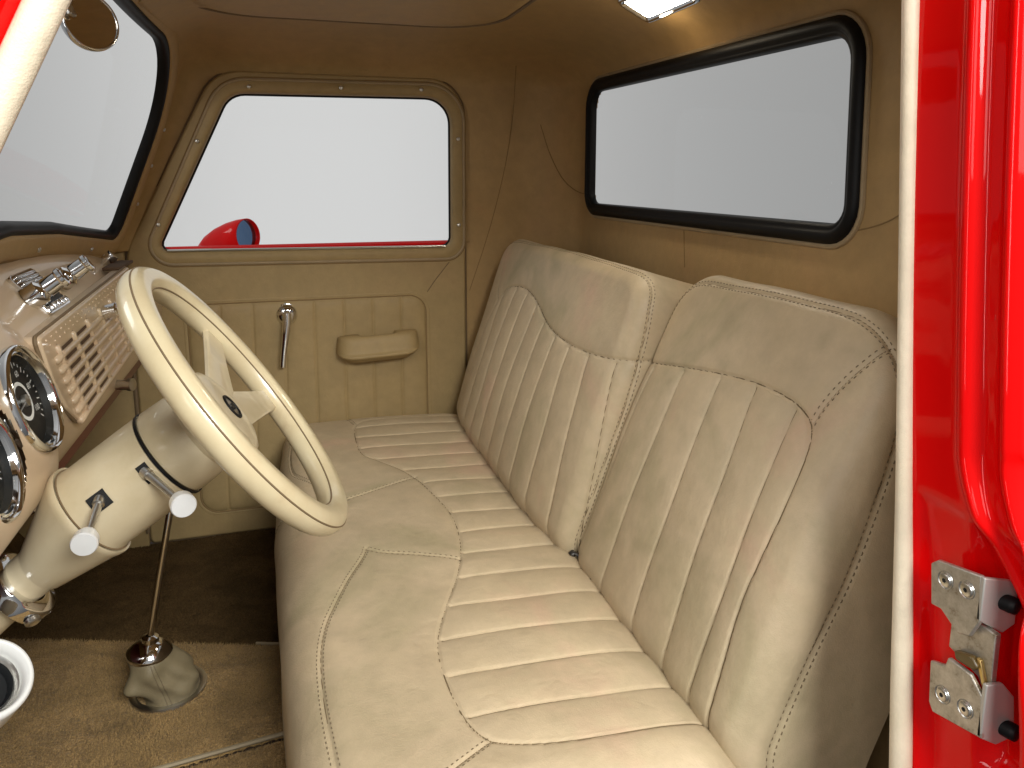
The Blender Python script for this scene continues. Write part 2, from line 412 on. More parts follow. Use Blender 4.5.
for a in np.radians(np.linspace(0, 90, 26))[1:]:
    c = 1-cos(a); z = zr0+.10*sin(a)
    cf = 1-cos(math.asin(min(1, max(0, (z-1.108)/.052)))); x0 = float(xf(min(z, 1.13)))+.17*cf
    o = outline(x0, Xr-.27*c, .575+.22*c, Yf-.30*c, .05+.05*c, .13+.10*c)
    fr_ = np.clip((x0+.03-o[:, 0])/.03, 0, 1)*(1-c)
    o[:, 0] = bow(o[:, 0], o[:, 1], z, fr_)
    rows.append(np.hstack([o, np.full((len(o), 1), z)]))
last = rows[-1]; cen = np.array([.17, 1.17, 1.16])
for k in np.linspace(0, 1, 16)[1:]:
    q = last*(1-k)+cen*k; q[:, 2] = 1.16+.022*(1-(1-k)**2); rows.append(q)
SH = np.array(rows)
# window and door openings
rearL = rpoly([(1.700, 1.068), (.812, 1.052), (.800, .766), (1.700, .768)][::-1], [.05, .05, .06, .06], 10)
rear_mid = rpoly([(1.684, 1.054), (.826, 1.040), (.814, .778), (1.684, .780)][::-1], [.045, .045, .055, .055], 10)
wsL = rpoly([(.62, .740), (1.16, .776), (1.40, .762), (1.772, .722), (1.774, 1.112), (1.20, 1.125), (.62, 1.112)], [.04, .3, .3, .035, .20, .5, .15], 14)
doorL = np.array([(-.330, -.02), (.428, -.02), (.430, .98)])
door_out = rpoly([(-.335, .0), (.432, .0), (.434, 1.083), (-.128, 1.084), (-.334, .690)], [.01, .01, .085, .09, .12], 10)
door_hole = rpoly([(-.325, -.05), (.422, -.05), (.424, 1.073), (-.122, 1.074), (-.324, .690)], [.01, .01, .08, .09, .12], 10)
def shell_mask(C):
    keep = np.ones(len(C), bool)
    keep &= ~((C[:, 0] > .6) & inside(C[:, 1:], rear_mid))
    keep &= ~((C[:, 0] < .05) & (C[:, 2] > .70) & (C[:, 1] > .585) & inside(C[:, 1:], wsL))
    keep &= ~((C[:, 1] > 1.8) & inside(C[:, [0, 2]], door_hole))
    keep &= ~((C[:, 1] < .60) & (C[:, 0] < .535) & (C[:, 0] > -.165+.5*(C[:, 2]-.948)) & (C[:, 2] < 1.045))
    keep &= ~((C[:, 1] < .62) & (C[:, 2] > .6892) & (C[:, 2] < .6908))
    return keep
lining = grid_obj('wall_lining', SH, M['lining'], cab, closed_v=True, mask=shell_mask)
sm_ = lining.modifiers.new('thickness', 'SOLIDIFY'); sm_.thickness = .012; sm_.offset = -1
# roof panel
rp_ = rpoly([(-.145, .80), (.430, .80), (.430, 1.578), (-.145, 1.578)], .13, 14)
rp_ = resample(rp_, .012); prof = []
for t_ in np.linspace(0, 1, 12): prof.append((-.10*(1-t_)**1.5, t_))
nrm = loop_normals(rp_); cr = np.array([.14, 1.19])
V = []
for k in np.linspace(0, 1, 26):
    q = cr+(rp_-cr)*k
    zz = 1.174-.022*k**3
    drop = .010*min(1, (1-k)/.06)**.5 if k > .94 else .010
    V.append(np.hstack([q, np.full((len(q), 1), zz-drop)]))
grid_obj('roof_panel', np.array(V), M['lining'], cab, closed_v=True)
sb = MB(); sb.tube(np.hstack([rp_+nrm*.001, np.full((len(rp_), 1), 1.1510)]), .0040, 8, closed=True); sb.build('roof_panel_piping', M['seam'], cab)
# lining seams
SEAMS = []
def seam_tube(name, pts, r=.0011):
    s = MB(); s.tube(chaikin(pts, 2), r, 6); return s.build(name, M['seam2'], cab)
seam_tube('lining_seam', [(0.5522, 1.8037, 1.1136), (0.5602, 1.856, 0.9919), (0.5387, 1.856, 0.867), (0.4989, 1.856, 0.7194), (0.4455, 1.856, 0.5692)])
seam_tube('lining_seam', [(0.6279, 1.8424, 0.9805), (0.6483, 1.8297, 0.9067), (0.6737, 1.8043, 0.8443), (0.695, 1.7616, 0.8159), (0.7, 1.6889, 0.8102)])
seam_tube('lining_seam', [(0.7, 0.728, 0.8102), (0.7, 0.7633, 0.7932), (0.7, 0.8134, 0.7818)])
seam_tube('lining_seam', [(0.7, 1.2405, 0.7591), (0.7, 1.2321, 0.689)])


# rear window
wrn = MB()
def onX(x0): return lambda a, b, d: np.stack([np.full(np.shape(a), x0)-d, a, b], -1)
def rear_fn(a, b, d): return np.stack([Xr-d+0*a, a, b], -1)
Lr = resample(rearL, .012)
rw = grid_obj('rear_window', np.array([[(.706, y, z) for z in np.linspace(.775, 1.06, 4)] for y in np.linspace(.80, 1.70, 6)]), M['glass'], cab, mask=None)
prof = [(.004, -.002), (.003, .006), (-.002, .0105), (-.008, .012), (-.013, .0105), (-.0155, .0065), (-.0175, .007), (-.0215, .0055), (-.0238, .001), (-.0242, -.008)]
s = MB(); s.grid(sweep_loop(Lr, prof, rear_fn), cu=True); s.build('rubber_seal', M['rubber'], rw, angle=180)
s = MB(); s.tube(np.stack([np.full(len(Lr), Xr-.001), *(Lr+loop_normals(Lr)*.0065).T], -1), .004, 8, closed=True); s.build('piping', M['piping'], rw)

# windscreen
def wx(y, z): return -.345+.41*(z-.70)-.04*np.clip(1-((y-1.2)/.6)**2, 0, 1)
cth = 1/math.hypot(1, .41)
def ws_fn(a, b, d): return np.stack([wx(a, b)+d*cth, a, b-d*.41*cth], -1)
Lw = resample(wsL, .012)
G = np.array([[(wx(y, z)-.006, y, z) for z in np.linspace(.70, 1.13, 8)] for y in np.linspace(.60, 1.795, 24)])
ws = grid_obj('windshield', G, M['glass'], cab)
prof = [(-.014, -.012), (-.014, .000), (-.010, .006), (-.005, .008), (.002, .006), (.006, .000)]
s = MB(); s.grid(sweep_loop(Lw, prof, ws_fn), cu=True); s.build('rubber_seal', M['rubber'], ws, angle=180)
prof = [(-.002, .004), (.000, .009), (.004, .011), (.022, .012), (.030, .010), (.034, .006), (.036, -.004)]
s = MB(); s.grid(sweep_loop(Lw, prof, ws_fn), cu=True); tr_ = s.build('garnish_trim', M['lining'], ws, angle=180)
Lc = Lw+loop_normals(Lw)*.0355
s = MB(); s.tube(ws_fn(Lc[:, 0], Lc[:, 1], np.full(len(Lc), .0045)), .0016, 6, closed=True); s.build('trim_crease', M['seam2'], tr_)
Lc = Lw+loop_normals(Lw)*.0075
s = MB(); s.tube(ws_fn(Lc[:, 0], Lc[:, 1], np.full(len(Lc), .0095)), .0012, 6, closed=True); s.build('trim_crease', M['seam2'], tr_)
def screw(c, ax, parent, r=.0042, m='satin'):
    s = MB(); s.lathe(c, ax, [(-.001, r), (.0008, r), (.0018, r*.7), (.0021, .0)], 12); return s.build('screw', M[m], parent)
for y, z in ((1.795, .955), (1.795, .80), (1.60, .722), (1.30, .748), (1.797, .88)):
    screw(ws_fn(np.array(y), np.array(z), .0125), (cth, 0, -.41*cth), tr_)
# A pillar cover on the passenger side and cowl edge under the windscreen
s = MB(); cw = []
for y in np.linspace(.60, 1.83, 40):
    x = float(wx(min(y, 1.78), .70)); zc = .772-.150*((y-1.18)/.6)**2*.37-.040
    cw.append([(x-.005, y, zc+.012), (x+.010, y, zc+.004), (x+.016, y, zc-.004), (x+.010, y, zc-.012), (x-.02, y, zc-.02)])
s.grid(np.array(cw)); s.build('cowl_trim', M['lining'], cab)
# kick panel below the dash on the passenger side, firewall and toe board
s = MB(); s.box((-.48, 1.850, .33), (.285, .012, .72), bev=.004); s.build('kick_panel', M['door'], cab)
s = MB(); s.tube([(-.338, 1.842, .03), (-.338, 1.842, .66)], .005, 8); s.build('kick_panel_piping', M['seam'], cab)
s = MB(); s.box((-.725, 1.18, .40), (.02, 1.36, .64)); s.build('firewall', M['darkred'], cab, False)
V = np.array([[(-.715+.16*t, y, .20-.20*t+.012*sin(t*pi)) for t in np.linspace(0, 1, 12)] for y in np.linspace(.5, 1.85, 30)])
grid_obj('toe_board_carpet', V, M['carpet_shaded'], cab)

# door jamb of the driver's side (red paint) with windlace
def y0(z): return .4600+.098*(z-.34)
def sst(a, b, x): t = np.clip((x-a)/(b-a), 0, 1); return t*t*(3-2*t)
zz = np.r_[np.linspace(-.1, .30, 20), np.linspace(.31, .75, 110), np.linspace(.76, 1.35, 30)]
base = [(-.012, .506), (-.004, .498), (.004, .496), (.020, .4965), (.044, .497), (.049, .4960), (.0530, .4925), (.0560, .4905), (.0600, .4905), (.0630, .4930), (.0665, .4990), (.0700, .5015), (.0800, .5020), (.0835, .4990), (.0865, .4955), (.0905, .4945), (.0950, .4975), (.101, .503), (.106, .512), (.112, .53), (.118, .57), (.125, .65), (.14, .95)]
bs = np.array(base); tt = np.r_[0, np.cumsum(np.linalg.norm(np.diff(bs, axis=0), axis=1))]
fine = np.unique(np.r_[np.linspace(0, tt[17], 90), np.linspace(tt[17], tt[-1], 24)])
from numpy import interp
d_ = np.interp(fine, tt, bs[:, 0]); x_ = np.interp(fine, tt, bs[:, 1])
kern = np.array([0, 1, 2, 1, 0])/4.
xs_ = np.convolve(np.pad(x_, 2, 'edge'), kern, 'valid'); xs_[70:] = np.where(np.arange(len(xs_))[70:] > 92, x_[70:], xs_[70:])
V = np.zeros((len(zz), len(fine), 3))
for i, z in enumerate(zz):
    k = 1-sst(.515, .645, z)                     # the recess round the striker widens the flat
    k2 = 1-sst(.44, .60, z); d2 = np.where(d_ > .0, d_+(k*.038+k2*.016)*sst(.026, .048, d_)*(1-.25*sst(.075, .12, d_)), d_)
    hump = -.0035*np.exp(-((z-.60)/.03)**2)*np.exp(-((d_-.070)/.010)**2)
    dent = .012*k*sst(.006, .016, d_)*(1-sst(.036, .054, d_))*sst(.30, .36, z)*(1-sst(.585, .60, z))
    notch = .012*sst(.655, .645, z)*np.exp(-((d_-.108)/.012)**2)
    dent = dent+.020*k*sst(.056, .064, d2)*(1-sst(.098, .108, d2))*sst(.375, .40, z)*(1-sst(.575, .60, z))
    V[i, :, 0] = xs_+hump+dent+notch+.004*np.sin(z*6)
    V[i, :, 1] = y0(z)-d2
    V[i, :, 2] = z
jamb = grid_obj('door_jamb', V, M['red'], cab, flip=False)
def windlace(name, pts, r, m='windlace'):
    s = MB(); s.tube(pts, r, 14); o = s.build(name, M[m], cab); return o
windlace('windlace', [(.4925, y0(z)+.001, z) for z in np.linspace(-.05, 1.25, 60)], .0070+.0022*sst(.62, .36, np.linspace(-.05, 1.25, 60)))
# trim strip between windlace and lining
V = np.array([[(.4975+.10*t, y0(z)+.008+.05*t, z) for t in np.linspace(0, 1, 4)] for z in np.linspace(-.05, 1.2, 20)])
grid_obj('pillar_trim', V, M['lining'], cab)
# driver's A pillar: windlace and red outside
ap = lambda z: -.120+.515*(z-.948)
zs = np.linspace(.60, 1.3, 24)
windlace('windlace', [(ap(z)+.0, .505, z) for z in zs], .0105)
s = MB(); V = np.array([[(ap(z)+dx, yy, z) for dx, yy in ((-.004, .522), (-.010, .506), (-.013, .497), (-.022, .488), (-.05, .482), (-.11, .50), (-.16, .56))] for z in zs]); s.grid(V); s.build('front_pillar', M['red'], cab, angle=180)
V = np.array([[(ap(z)+dx, yy, z) for dx, yy in ((-.004, .514), (-.020, .530), (-.04, .56), (-.07, .60))] for z in zs]); s = MB(); s.grid(V); s.build('front_pillar_trim', M['windlace'], cab)

# header rail over the open doorway
s = MB(); s.grid(np.array([[(x, yy, z) for yy, z in ((.565, 1.046), (.548, 1.046), (.530, 1.056), (.522, 1.080), (.528, 1.130), (.56, 1.180), (.64, 1.215), (.80, 1.225))] for x in np.linspace(-.16, .56, 10)])); s.build('door_header', M['red'], cab, angle=180)
windlace('windlace', [(x, .558, 1.040) for x in np.linspace(-.08, .49, 14)], .008)

# ------------------------------------------------------------------ passenger door
door = thing('passenger_door', 'closed passenger door trimmed in beige vinyl with pleated lower panel and window', 'door', (.05, 1.86, 0))
Yd = 1.845
win = rpoly([(-.272, .687), (.400, .681), (.403, 1.040), (-.100, 1.036)], [.016, .024, .06, .055], 10)
def plate_with_hole(outer, hole, y):
    bm = bmesh.new()
    for Lp in (outer, hole):
        vs = [bm.verts.new((p[0], y, p[1])) for p in Lp]
        for i in range(len(vs)): bm.edges.new((vs[i], vs[(i+1) % len(vs)]))
    bmesh.ops.triangle_fill(bm, use_beauty=True, edges=bm.edges[:]); bm.verts.index_update()
    V = [tuple(v.co) for v in bm.verts]; F = [[v.index for v in f.verts] for f in bm.faces]; bm.free(); return V, F
Ld = resample(door_out, .012); Wd = resample(win, .010)
hole_o = Wd+loop_normals(Wd)*.030
V, F = plate_with_hole(Ld-loop_normals(Ld)*.005, hole_o, Yd)
s = MB(); s.add(V, F)
dp = s.build('door_skin', M['door'], door, False)
dpm = dp.data
s = MB(); s.grid(sweep_loop(Ld, [(-.005, 0), (-.0015, -.0012), (0, -.005), (0, -.03)], onY(Yd)), cu=True); s.build('door_edge', M['door'], door, angle=180)
s = MB(); s.tube(np.stack([Ld[:, 0]+loop_normals(Ld)[:, 0]*.002, np.full(len(Ld), Yd+.009), Ld[:, 1]+loop_normals(Ld)[:, 1]*.002], -1), .0028, 6, closed=True); s.build('door_gap_shade', M['seam'], door)  # dark tube stands in for the contact shade round the door
prof = [(.030, 0), (.026, .0003), (.022, .0018), (.016, .0030), (.010, .0030), (.004, .0010), (.001, -.004), (0, -.012), (0, -.024)]
s = MB(); s.grid(sweep_loop(Wd, prof, onY(Yd)), cu=True); wf = s.build('window_frame', M['door'], door, angle=180)
Bd = resample(rpoly([(-.308, .659), (.4295, .652), (.432, 1.069), (-.116, 1.065)], [.045, .045, .085, .085], 12), .010)
s = MB(); s.tube(np.stack([Bd[:, 0], np.full(len(Bd), Yd-.001), Bd[:, 1]], -1), .0032, 8, closed=True); s.build('bead', M['piping'], wf)
s = MB(); s.tube(np.stack([Bd[:, 0], np.full(len(Bd), Yd-.0002), Bd[:, 1]], -1)*1+np.stack([loop_normals(Bd)[:, 0]*.0046, 0*Bd[:, 0], loop_normals(Bd)[:, 1]*.0046], -1), .0016, 6, closed=True); s.build('bead_crease', M['seam2'], wf)
for x, z in ((-.056, 1.049), (.144, 1.0525), (.339, 1.0535), (.417, .943), (.416, .736), (-.152, .938), (-.253, .741), (.30, .673)):
    pass
for x, z in ((-.056, 1.050), (.144, 1.0535), (.330, 1.0555), (.4175, .943), (.4165, .736), (-.171, .930), (-.263, .748)):
    screw((x, Yd-.005, z), (0, -1, 0), wf, .0045)
Gp = [(-.27, .68), (.41, .68), (.41, 1.05), (-.09, 1.05)]
mesh_obj('window_glass', [(x, Yd+.030, z) for x, z in Gp], [[0, 1, 2, 3]], M['glass'], door, False)
s = MB(); s.tube(np.stack([Wd[:, 0], np.full(len(Wd), Yd+.023), Wd[:, 1]], -1), .0042, 8, closed=True); s.build('window_channel', M['rubber'], door)
s = MB(); s.tube([(-.25, Yd+.006, .6895), (.385, Yd+.006, .6835)], .0028, 8); s.build('sill_strip', M['satin'], door)
# outer red skin seen over the sill
s = MB(); Vv = np.array([[(x, Yd+dy, z) for dy, z in ((.036, .66), (.038, .684), (.048, .694), (.062, .694), (.085, .682), (.11, .64), (.135, .5), (.14, .1))] for x in np.linspace(-.33, .43, 8)]); s.grid(Vv); s.build('outer_skin', M['red'], door, angle=180)
# pleated insert
ins = resample(rpoly([(-.218, .06), (.331, .06), (.331, .5655), (-.218, .5655)], .042, 10), .006)
def insert_grid():
    nx, nz = 300, 170
    xs = np.linspace(-.235, .348, nx); zs = np.linspace(.05, .583, nz)
    X, Z = np.meshgrid(xs, zs, indexing='ij'); P = np.stack([X.ravel(), Z.ravel()], 1)
    d = dist_poly(P, np.vstack([ins, ins[:1]])); inn = inside(P, ins)
    h = np.where(inn, .0065*(1-np.exp(-d/.011))-.0006, .0014*np.exp(-(d/.012)**2)*0-.0006)
    lines = [-.19, -.1485, -.085, -.010, .060, .130, .199, .268]
    lines = [-.152, -.081, -.010, .061, .130, .199, .268]
    dl = np.min(np.abs(P[:, :1]-np.array(lines)[None]-.006*np.sin((P[:, 1:]-.3)*4)*np.array([1 if k < 3 else .4 for k in range(7)])), 1)
    h = h-np.where(inn, .0020*np.exp(-(dl/.0022)**2)+.0022*np.exp(-dl/.010), 0)
    h = h-.0018*np.exp(-(d/.0022)**2)
    h = h+.0005*np.sin(P[:, 0]*31+P[:, 1]*17)*inn
    h = np.where(inn | (d < .010), h, -.004)
    return np.stack([P[:, 0], Yd-.0012-h, P[:, 1]], 1).reshape(nx, nz, 3)
pn = grid_obj('pleated_panel', insert_grid(), M['door'], door)
s = MB(); s.tube(np.stack([ins[:, 0], np.full(len(ins), Yd-.0004), ins[:, 1]], -1), .0015, 6, closed=True); s.build('panel_welt', M['seam2'], pn)
s = MB(); s.tube([(.335, Yd-.0008, .572), (.355, Yd-.0008, .60), (.392, Yd-.0008, .645)], .0009, 6); s.build('panel_seam', M['seam'], pn)
# armrest: padded pull with a raised lip and a hollowed top
def armrest():
    sec = chaikin([(-.004, .026), (.020, .031), (.036, .029), (.043, .018), (.046, -.004), (.0475, -.010), (.0515, -.013), (.0525, -.017), (.0500, -.021), (.044, -.024), (.034, -.033), (-.004, -.034)], 2)
    T = np.r_[-1, -.995, -.98, np.linspace(-.95, .95, 60), .98, .995, 1]
    V = np.zeros((len(T), len(sec), 3))
    for i, t in enumerate(T):
        e = max(1-abs(t)**7, 0)**.45
        for j, (o, z) in enumerate(sec):
            w_ = .100-.020*sst(-.012, -.034, z)-.004*sst(.0, .03, z)
            sc = .013*sst(.46, .40, abs(t+.03))*sst(.010, .026, z)*(1-sst(.022, .036, o))
            V[i, j] = (.209+w_*t, Yd-.003-o*1.2*(.12+.88*e), .450+(z*1.08-sc)*(.72+.28*e)+.004*t)
    return V
s = MB(); AV = armrest(); s.grid(AV)
for r_ in (AV[0], AV[-1]): s.add(r_, [list(range(len(r_)))])
ar = s.build('armrest', M['door'], door, angle=50)
# window crank
s = MB(); s.lathe((-.001, Yd-.004, .533), (0, -1, 0), [(0, .0245), (.003, .0245), (.006, .0215), (.008, .0190), (.010, .0185), (.012, .012), (.013, 0)], 28); s.lathe((-.001, Yd-.001, .533), (0, -1, 0), [(0, .0275), (.0025, .0268), (.003, .0245)], 28); cr_ = s.build('window_crank', M['chrome'], door, angle=60)
s = MB(); s.lathe((-.001, Yd-.014, .533), (0, -1, 0), [(0, .011), (.012, .010), (.017, .0075), (.019, 0)], 20)
s.tube([(-.000, Yd-.026, .540), (-.001, Yd-.028, .520), (-.006, Yd-.032, .485), (-.012, Yd-.034, .445), (-.016, Yd-.033, .414)], [.0095, .0105, .0088, .0072, .0066], 12); s.build('crank_arm', M['chrome'], cr_, angle=60)

# ------------------------------------------------------------------ bench seat
class Pillow:
    """upholstered block: front face with rounded edges that roll over into straight side gussets"""
    def __init__(s, O, ex, ey, en, A, B, r, Rc, depth, bulge, warp=None):
        s.O, s.ex, s.ey, s.en = (np.array(v, float) for v in (O, ex, ey, en))
        s.A, s.B, s.r, s.Rc, s.depth, s.bulge, s.warp = A, B, r, Rc, depth, bulge, warp
        s.disp = None
    def sd(s, P):
        c = max(s.Rc - s.r, .004)
        hx, hy = s.A - s.r - c, s.B - s.r - c
        q = np.abs(P) - np.array([hx, hy])
        qo = np.maximum(q, 0)
        ln = np.sqrt((qo**2).sum(1))
        d = ln + np.minimum(np.maximum(q[:, 0], q[:, 1]), 0) - c
        g = np.where((ln > 1e-9)[:, None], qo/np.maximum(ln, 1e-9)[:, None],
                     np.where((q[:, 0] > q[:, 1])[:, None], np.array([1., 0.]), np.array([0., 1.])))
        return d, g*np.sign(P)
    def pos(s, P, disp=True):
        P = np.asarray(P, float)
        d, g = s.sd(P)
        dd = np.maximum(d, 0)
        q = P - g*dd[:, None]
        arc = s.r*math.pi/2
        a = np.minimum(dd/s.r, math.pi/2)
        out = s.r*np.sin(a)
        n = -s.r*(1 - np.cos(a)) - np.minimum(np.maximum(dd - arc, 0), s.depth - s.r)
        xy = q + g*out[:, None]
        u, v = xy[:, 0]/s.A, xy[:, 1]/s.B
        if s.bulge is not None:
            n = n + s.bulge(u, v)*np.where(dd < arc, 1 - .0*a, 1)
        # outward direction of the surface
        cn = np.cos(a)[:, None]; sn = np.sin(a)[:, None]
        N = s.en*cn + (g[:, :1]*s.ex + g[:, 1:]*s.ey)*sn
        W = s.O + xy[:, :1]*s.ex + xy[:, 1:]*s.ey + n[:, None]*s.en
        if s.warp is not None: W = s.warp(W)
        if disp and s.disp is not None: W = W + N*s.disp(P)[:, None]
        return W, N
def rec(deg):
    a = math.radians(deg)
    return (math.sin(a), 0, math.cos(a)), (-math.cos(a), 0, math.sin(a))
cushion = Pillow((.21, 1.202, .282), (0,1,0), (1,0,0), (0,0,1), .634, .25, .066, .08, .28,
    lambda u, v: .012*(1-u**2)*0 - .022*np.clip(v, 0, 1)**2*0 - .012*(v+1)/2 - .016*np.clip((v-.55)/.45, 0, 1)**2 + .006*np.cos(v*1.5),
    lambda W: W + np.stack([.035*np.clip((W[:,1]-1.32)/.7, -1, 1)**2*np.clip((.3-W[:,0])/.3, 0, 1), 0*W[:,0], 0*W[:,0]], 1))
u1, n1 = rec(17.5)
u2, n2 = rec(21.5)
def mk(mid, yc, A, B, u, n, Rc, r, depth, bul):
    return Pillow((mid[0], yc, mid[1]), (0,1,0), u, n, A, B, r, Rc, depth, bul)
back_p = mk((.450, .460), 1.423, .388, .265, u1, n1, .070, .030, .12, lambda u, v: .028*(1-np.clip(u,-1,1)**4)*(1-np.clip(v+.25,-1.2,1.2)**2*.6) - .035*np.clip((-.165-v*.265)/.06, 0, 1.3)**2)
back_d = mk((.500-.0147, .470-.0372), .820, .230, .305, u2, n2, .085, .026, .17, lambda u, v: .020*(1-np.clip(u,-1,1)**8)*(1-np.clip((v*.305-.04)/.265+.25,-1.2,1.2)**2*.6) - .035*np.clip((-.160-v*.305)/.06, 0, 1.3)**2)

seat = thing('bench_seat', 'pleated beige leather bench seat with two backrests of unequal width', 'bench seat', (.2, 1.2, 0))
def g1(d, w_, dep): return -dep*np.exp(-(d/w_)**2)
def soft(d, w_, dep): return -dep*np.exp(-d/w_)
def lump(P, s): return .0011*np.sin(P[:, 0]*13+s)*np.sin(P[:, 1]*17+1.3*s)+.0006*np.sin(P[:, 0]*37+P[:, 1]*29+s)
def seam_fx(P, line, w_=.0016, dep=.0026, sw=.009, sd_=.0020):
    d = dist_poly(P, line); return g1(d, w_, dep)+soft(d, sw, sd_)
def pleat_fx(P, region, xs):
    """xs(P) -> distance to nearest pleat line"""
    inn = inside(P, region); d = xs(P)
    db = dist_poly(P, np.vstack([region, region[:1]]))
    f = sst(0, .006, db)
    t = P[:, 0]*1.3+P[:, 1]; pk = np.sin(t*2*pi/.019+2.2*np.sin(t*47))*np.clip(np.sin(t*19+P[:, 0]*7), 0, 1)
    return np.where(inn, .00014*pk*np.exp(-d/.008)*f+(g1(d, .0016, .0022)+soft(d, .013, .0040))*f+.0009, 0)
def wrinkles(P, c, R, n, seed):
    """short creases fanning out in the leather"""
    r = np.random.default_rng(seed); h = np.zeros(len(P))
    for _ in range(n):
        p = c+r.normal(size=2)*R; a = r.uniform(0, pi); L = r.uniform(.012, .035)
        ln = np.array([p, p+L*np.array([cos(a), sin(a)])*.5+r.normal(size=2)*.003, p+L*np.array([cos(a+.3), sin(a+.3)])])
        near = np.abs(P-p).max(1) < .08
        h[near] -= .0003*np.exp(-(dist_poly(P[near], ln)/.0022)**2)
    return h
cA = chaikin([(.582, -.075), (.589, -.060), (.560, -.058), (.440, -.079), (.345, -.082), (.312, -.075), (.291, -.047), (.205, .007), (.085, .034), (-.005, .046), (-.101, .037), (-.185, .013), (-.269, -.026), (-.344, -.059), (-.410, -.068), (-.491, -.065), (-.524, -.053), (-.540, -.032), (-.551, .02), (-.556, .10), (-.556, .31)], 2)
cA = chaikin([(.566, .31), (.566, .12), (.566, .00), (.562, -.060), (.530, -.080), (.451, -.084), (.335, -.080), (.296, -.050), (.205, .007), (.085, .034), (-.005, .046), (-.101, .037), (-.185, .013), (-.269, -.026), (-.344, -.059), (-.410, -.068), (-.491, -.065), (-.524, -.053), (-.540, -.032), (-.551, .02), (-.556, .10), (-.556, .31)], 2)
cB = chaikin([(.130, -.330), (.108, -.21), (.112, -.125), (.154, -.055), (.186, .012)], 2)
cC = chaikin([(-.086, -.108), (-.104, -.090), (-.119, -.047), (-.150, .024)], 2)
cFr = chaikin([(-.080, -.112), (-.104, -.118), (-.160, -.146), (-.209, -.167), (-.287, -.200), (-.380, -.215), (-.518, -.217), (-.70, -.217)], 2)
cFf = chaikin([(.112, -.125), (.199, -.176), (.250, -.205), (.301, -.224), (.45, -.232), (.60, -.225)], 2)
cD = chaikin([(-.532, -.046), (-.548, -.074), (-.565, -.105), (-.60, -.18), (-.63, -.22)], 2)
cTop = chaikin([(.545, -.079), (.585, -.092), (.64, -.115)], 2)
PLC = .0722
def cush_lines(P):
    q = (P[:, 0]+.347+.010*(P[:, 1]-.05)*1.0)/PLC
    return np.abs(q-np.round(q))*PLC
regC = cA
def disp_c(P):
    h = lump(P, .4)
    h += seam_fx(P, cA, .0016, .0026, .009, .0022)
    for c in (cB, cC, cFr, cFf, cD, cTop): h += seam_fx(P, c, .0013, .0020, .008, .0018)
    h += pleat_fx(P, regC, cush_lines)
    h += wrinkles(P, np.array([-.45, .04]), .10, 60, 3)+wrinkles(P, np.array([.1, -.1]), .12, 40, 5)+wrinkles(P, np.array([.42, -.20]), .06, 26, 8)
    return h
cushion.disp = disp_c
pC = chaikin([(.302, -.32), (.300, -.20), (.318, -.12), (.318, -.05), (.278, .045), (.256, .098), (.232, .138), (.184, .156), (.118, .164), (.062, .160), (.010, .149), (-.060, .126), (-.120, .112), (-.212, .105), (-.317, .109), (-.392, .122), (-.44, .135)], 2)
regP = np.vstack([pC, [(-.44, -.32)]])
pSeam = chaikin([(-.395, -.34), (-.396, -.191), (-.404, -.035), (-.408, .124), (-.395, .225), (-.372, .256), (-.338, .262), (-.17, .267), (.052, .271), (.289, .262), (.345, .250), (.385, .215), (.400, .12), (.402, -.05), (.398, -.34)], 2)
pV = chaikin([(.250, .115), (.285, .138), (.300, .158), (.325, .21), (.332, .262)], 2)
def p_lines(P):
    k = P[:, 0]; v = P[:, 1]
    fan = np.clip((.10-v)/.27, 0, 1.4)
    q = (k+.146+.030*fan*np.clip((-k-.13)/.18, 0, 1.1))/.0745
    q = np.minimum(q, 5.6)
    return np.abs(q-np.round(q))*.0745
def disp_p(P):
    h = lump(P, 2.)+seam_fx(P, pC, .0017, .0028, .010, .0030)+seam_fx(P, pSeam, .0013, .0022, .006, .002)+seam_fx(P, pV, .0010, .0014, .008, .001)
    return h+pleat_fx(P, regP, p_lines)+wrinkles(P, np.array([.30, .0]), .05, 24, 2)
back_p.disp = disp_p
dC = chaikin([(.30, 0.140), (.195, 0.146), (.117, 0.160), (.018, 0.175), (-.060, 0.182), (-.120, 0.179), (-.152, 0.168), (-.167, 0.152), (-.173, 0.125), (-.174, 0.077), (-.169, 0.008), (-.166, -0.046), (-.178, -0.130), (-.185, -0.290)], 2)
regD = np.vstack([dC, [(.30, -.29)]])
dSeam = chaikin([(.222, -0.300), (.224, -0.060), (.222, 0.140), (.214, 0.240), (.190, 0.278), (.150, 0.288), (.078, 0.289), (-.054, 0.294), (-.141, 0.292), (-.189, 0.280), (-.222, 0.260), (-.244, 0.221), (-.256, 0.176), (-.262, 0.107), (-.264, 0.029), (-.259, -0.040), (-.255, -0.300)], 2)
dF = chaikin([(-.208, 0.272), (-.200, 0.256), (-.180, 0.224), (-.166, 0.190), (-.161, 0.166)], 2)
def d_lines(P):
    k = P[:, 0]; v = P[:, 1]-.04
    fan = np.clip((.12-v)/.31, -.1, 1.5)
    best = np.full(len(P), 9.)
    for a, b in ((.108, .105), (.024, .003), (-.052, -.080), (-.128, -.142), (.19, .205)):
        best = np.minimum(best, np.abs(k-(a+(b-a)*fan)))
    return best
def disp_d(P):
    h = lump(P, 5.)+seam_fx(P, dC, .0017, .0028, .010, .0028)+seam_fx(P, dSeam, .0014, .0026, .008, .0028)+seam_fx(P, dF, .0013, .0022, .008, .0022)
    return h+pleat_fx(P, regD, d_lines)
back_d.disp = disp_d
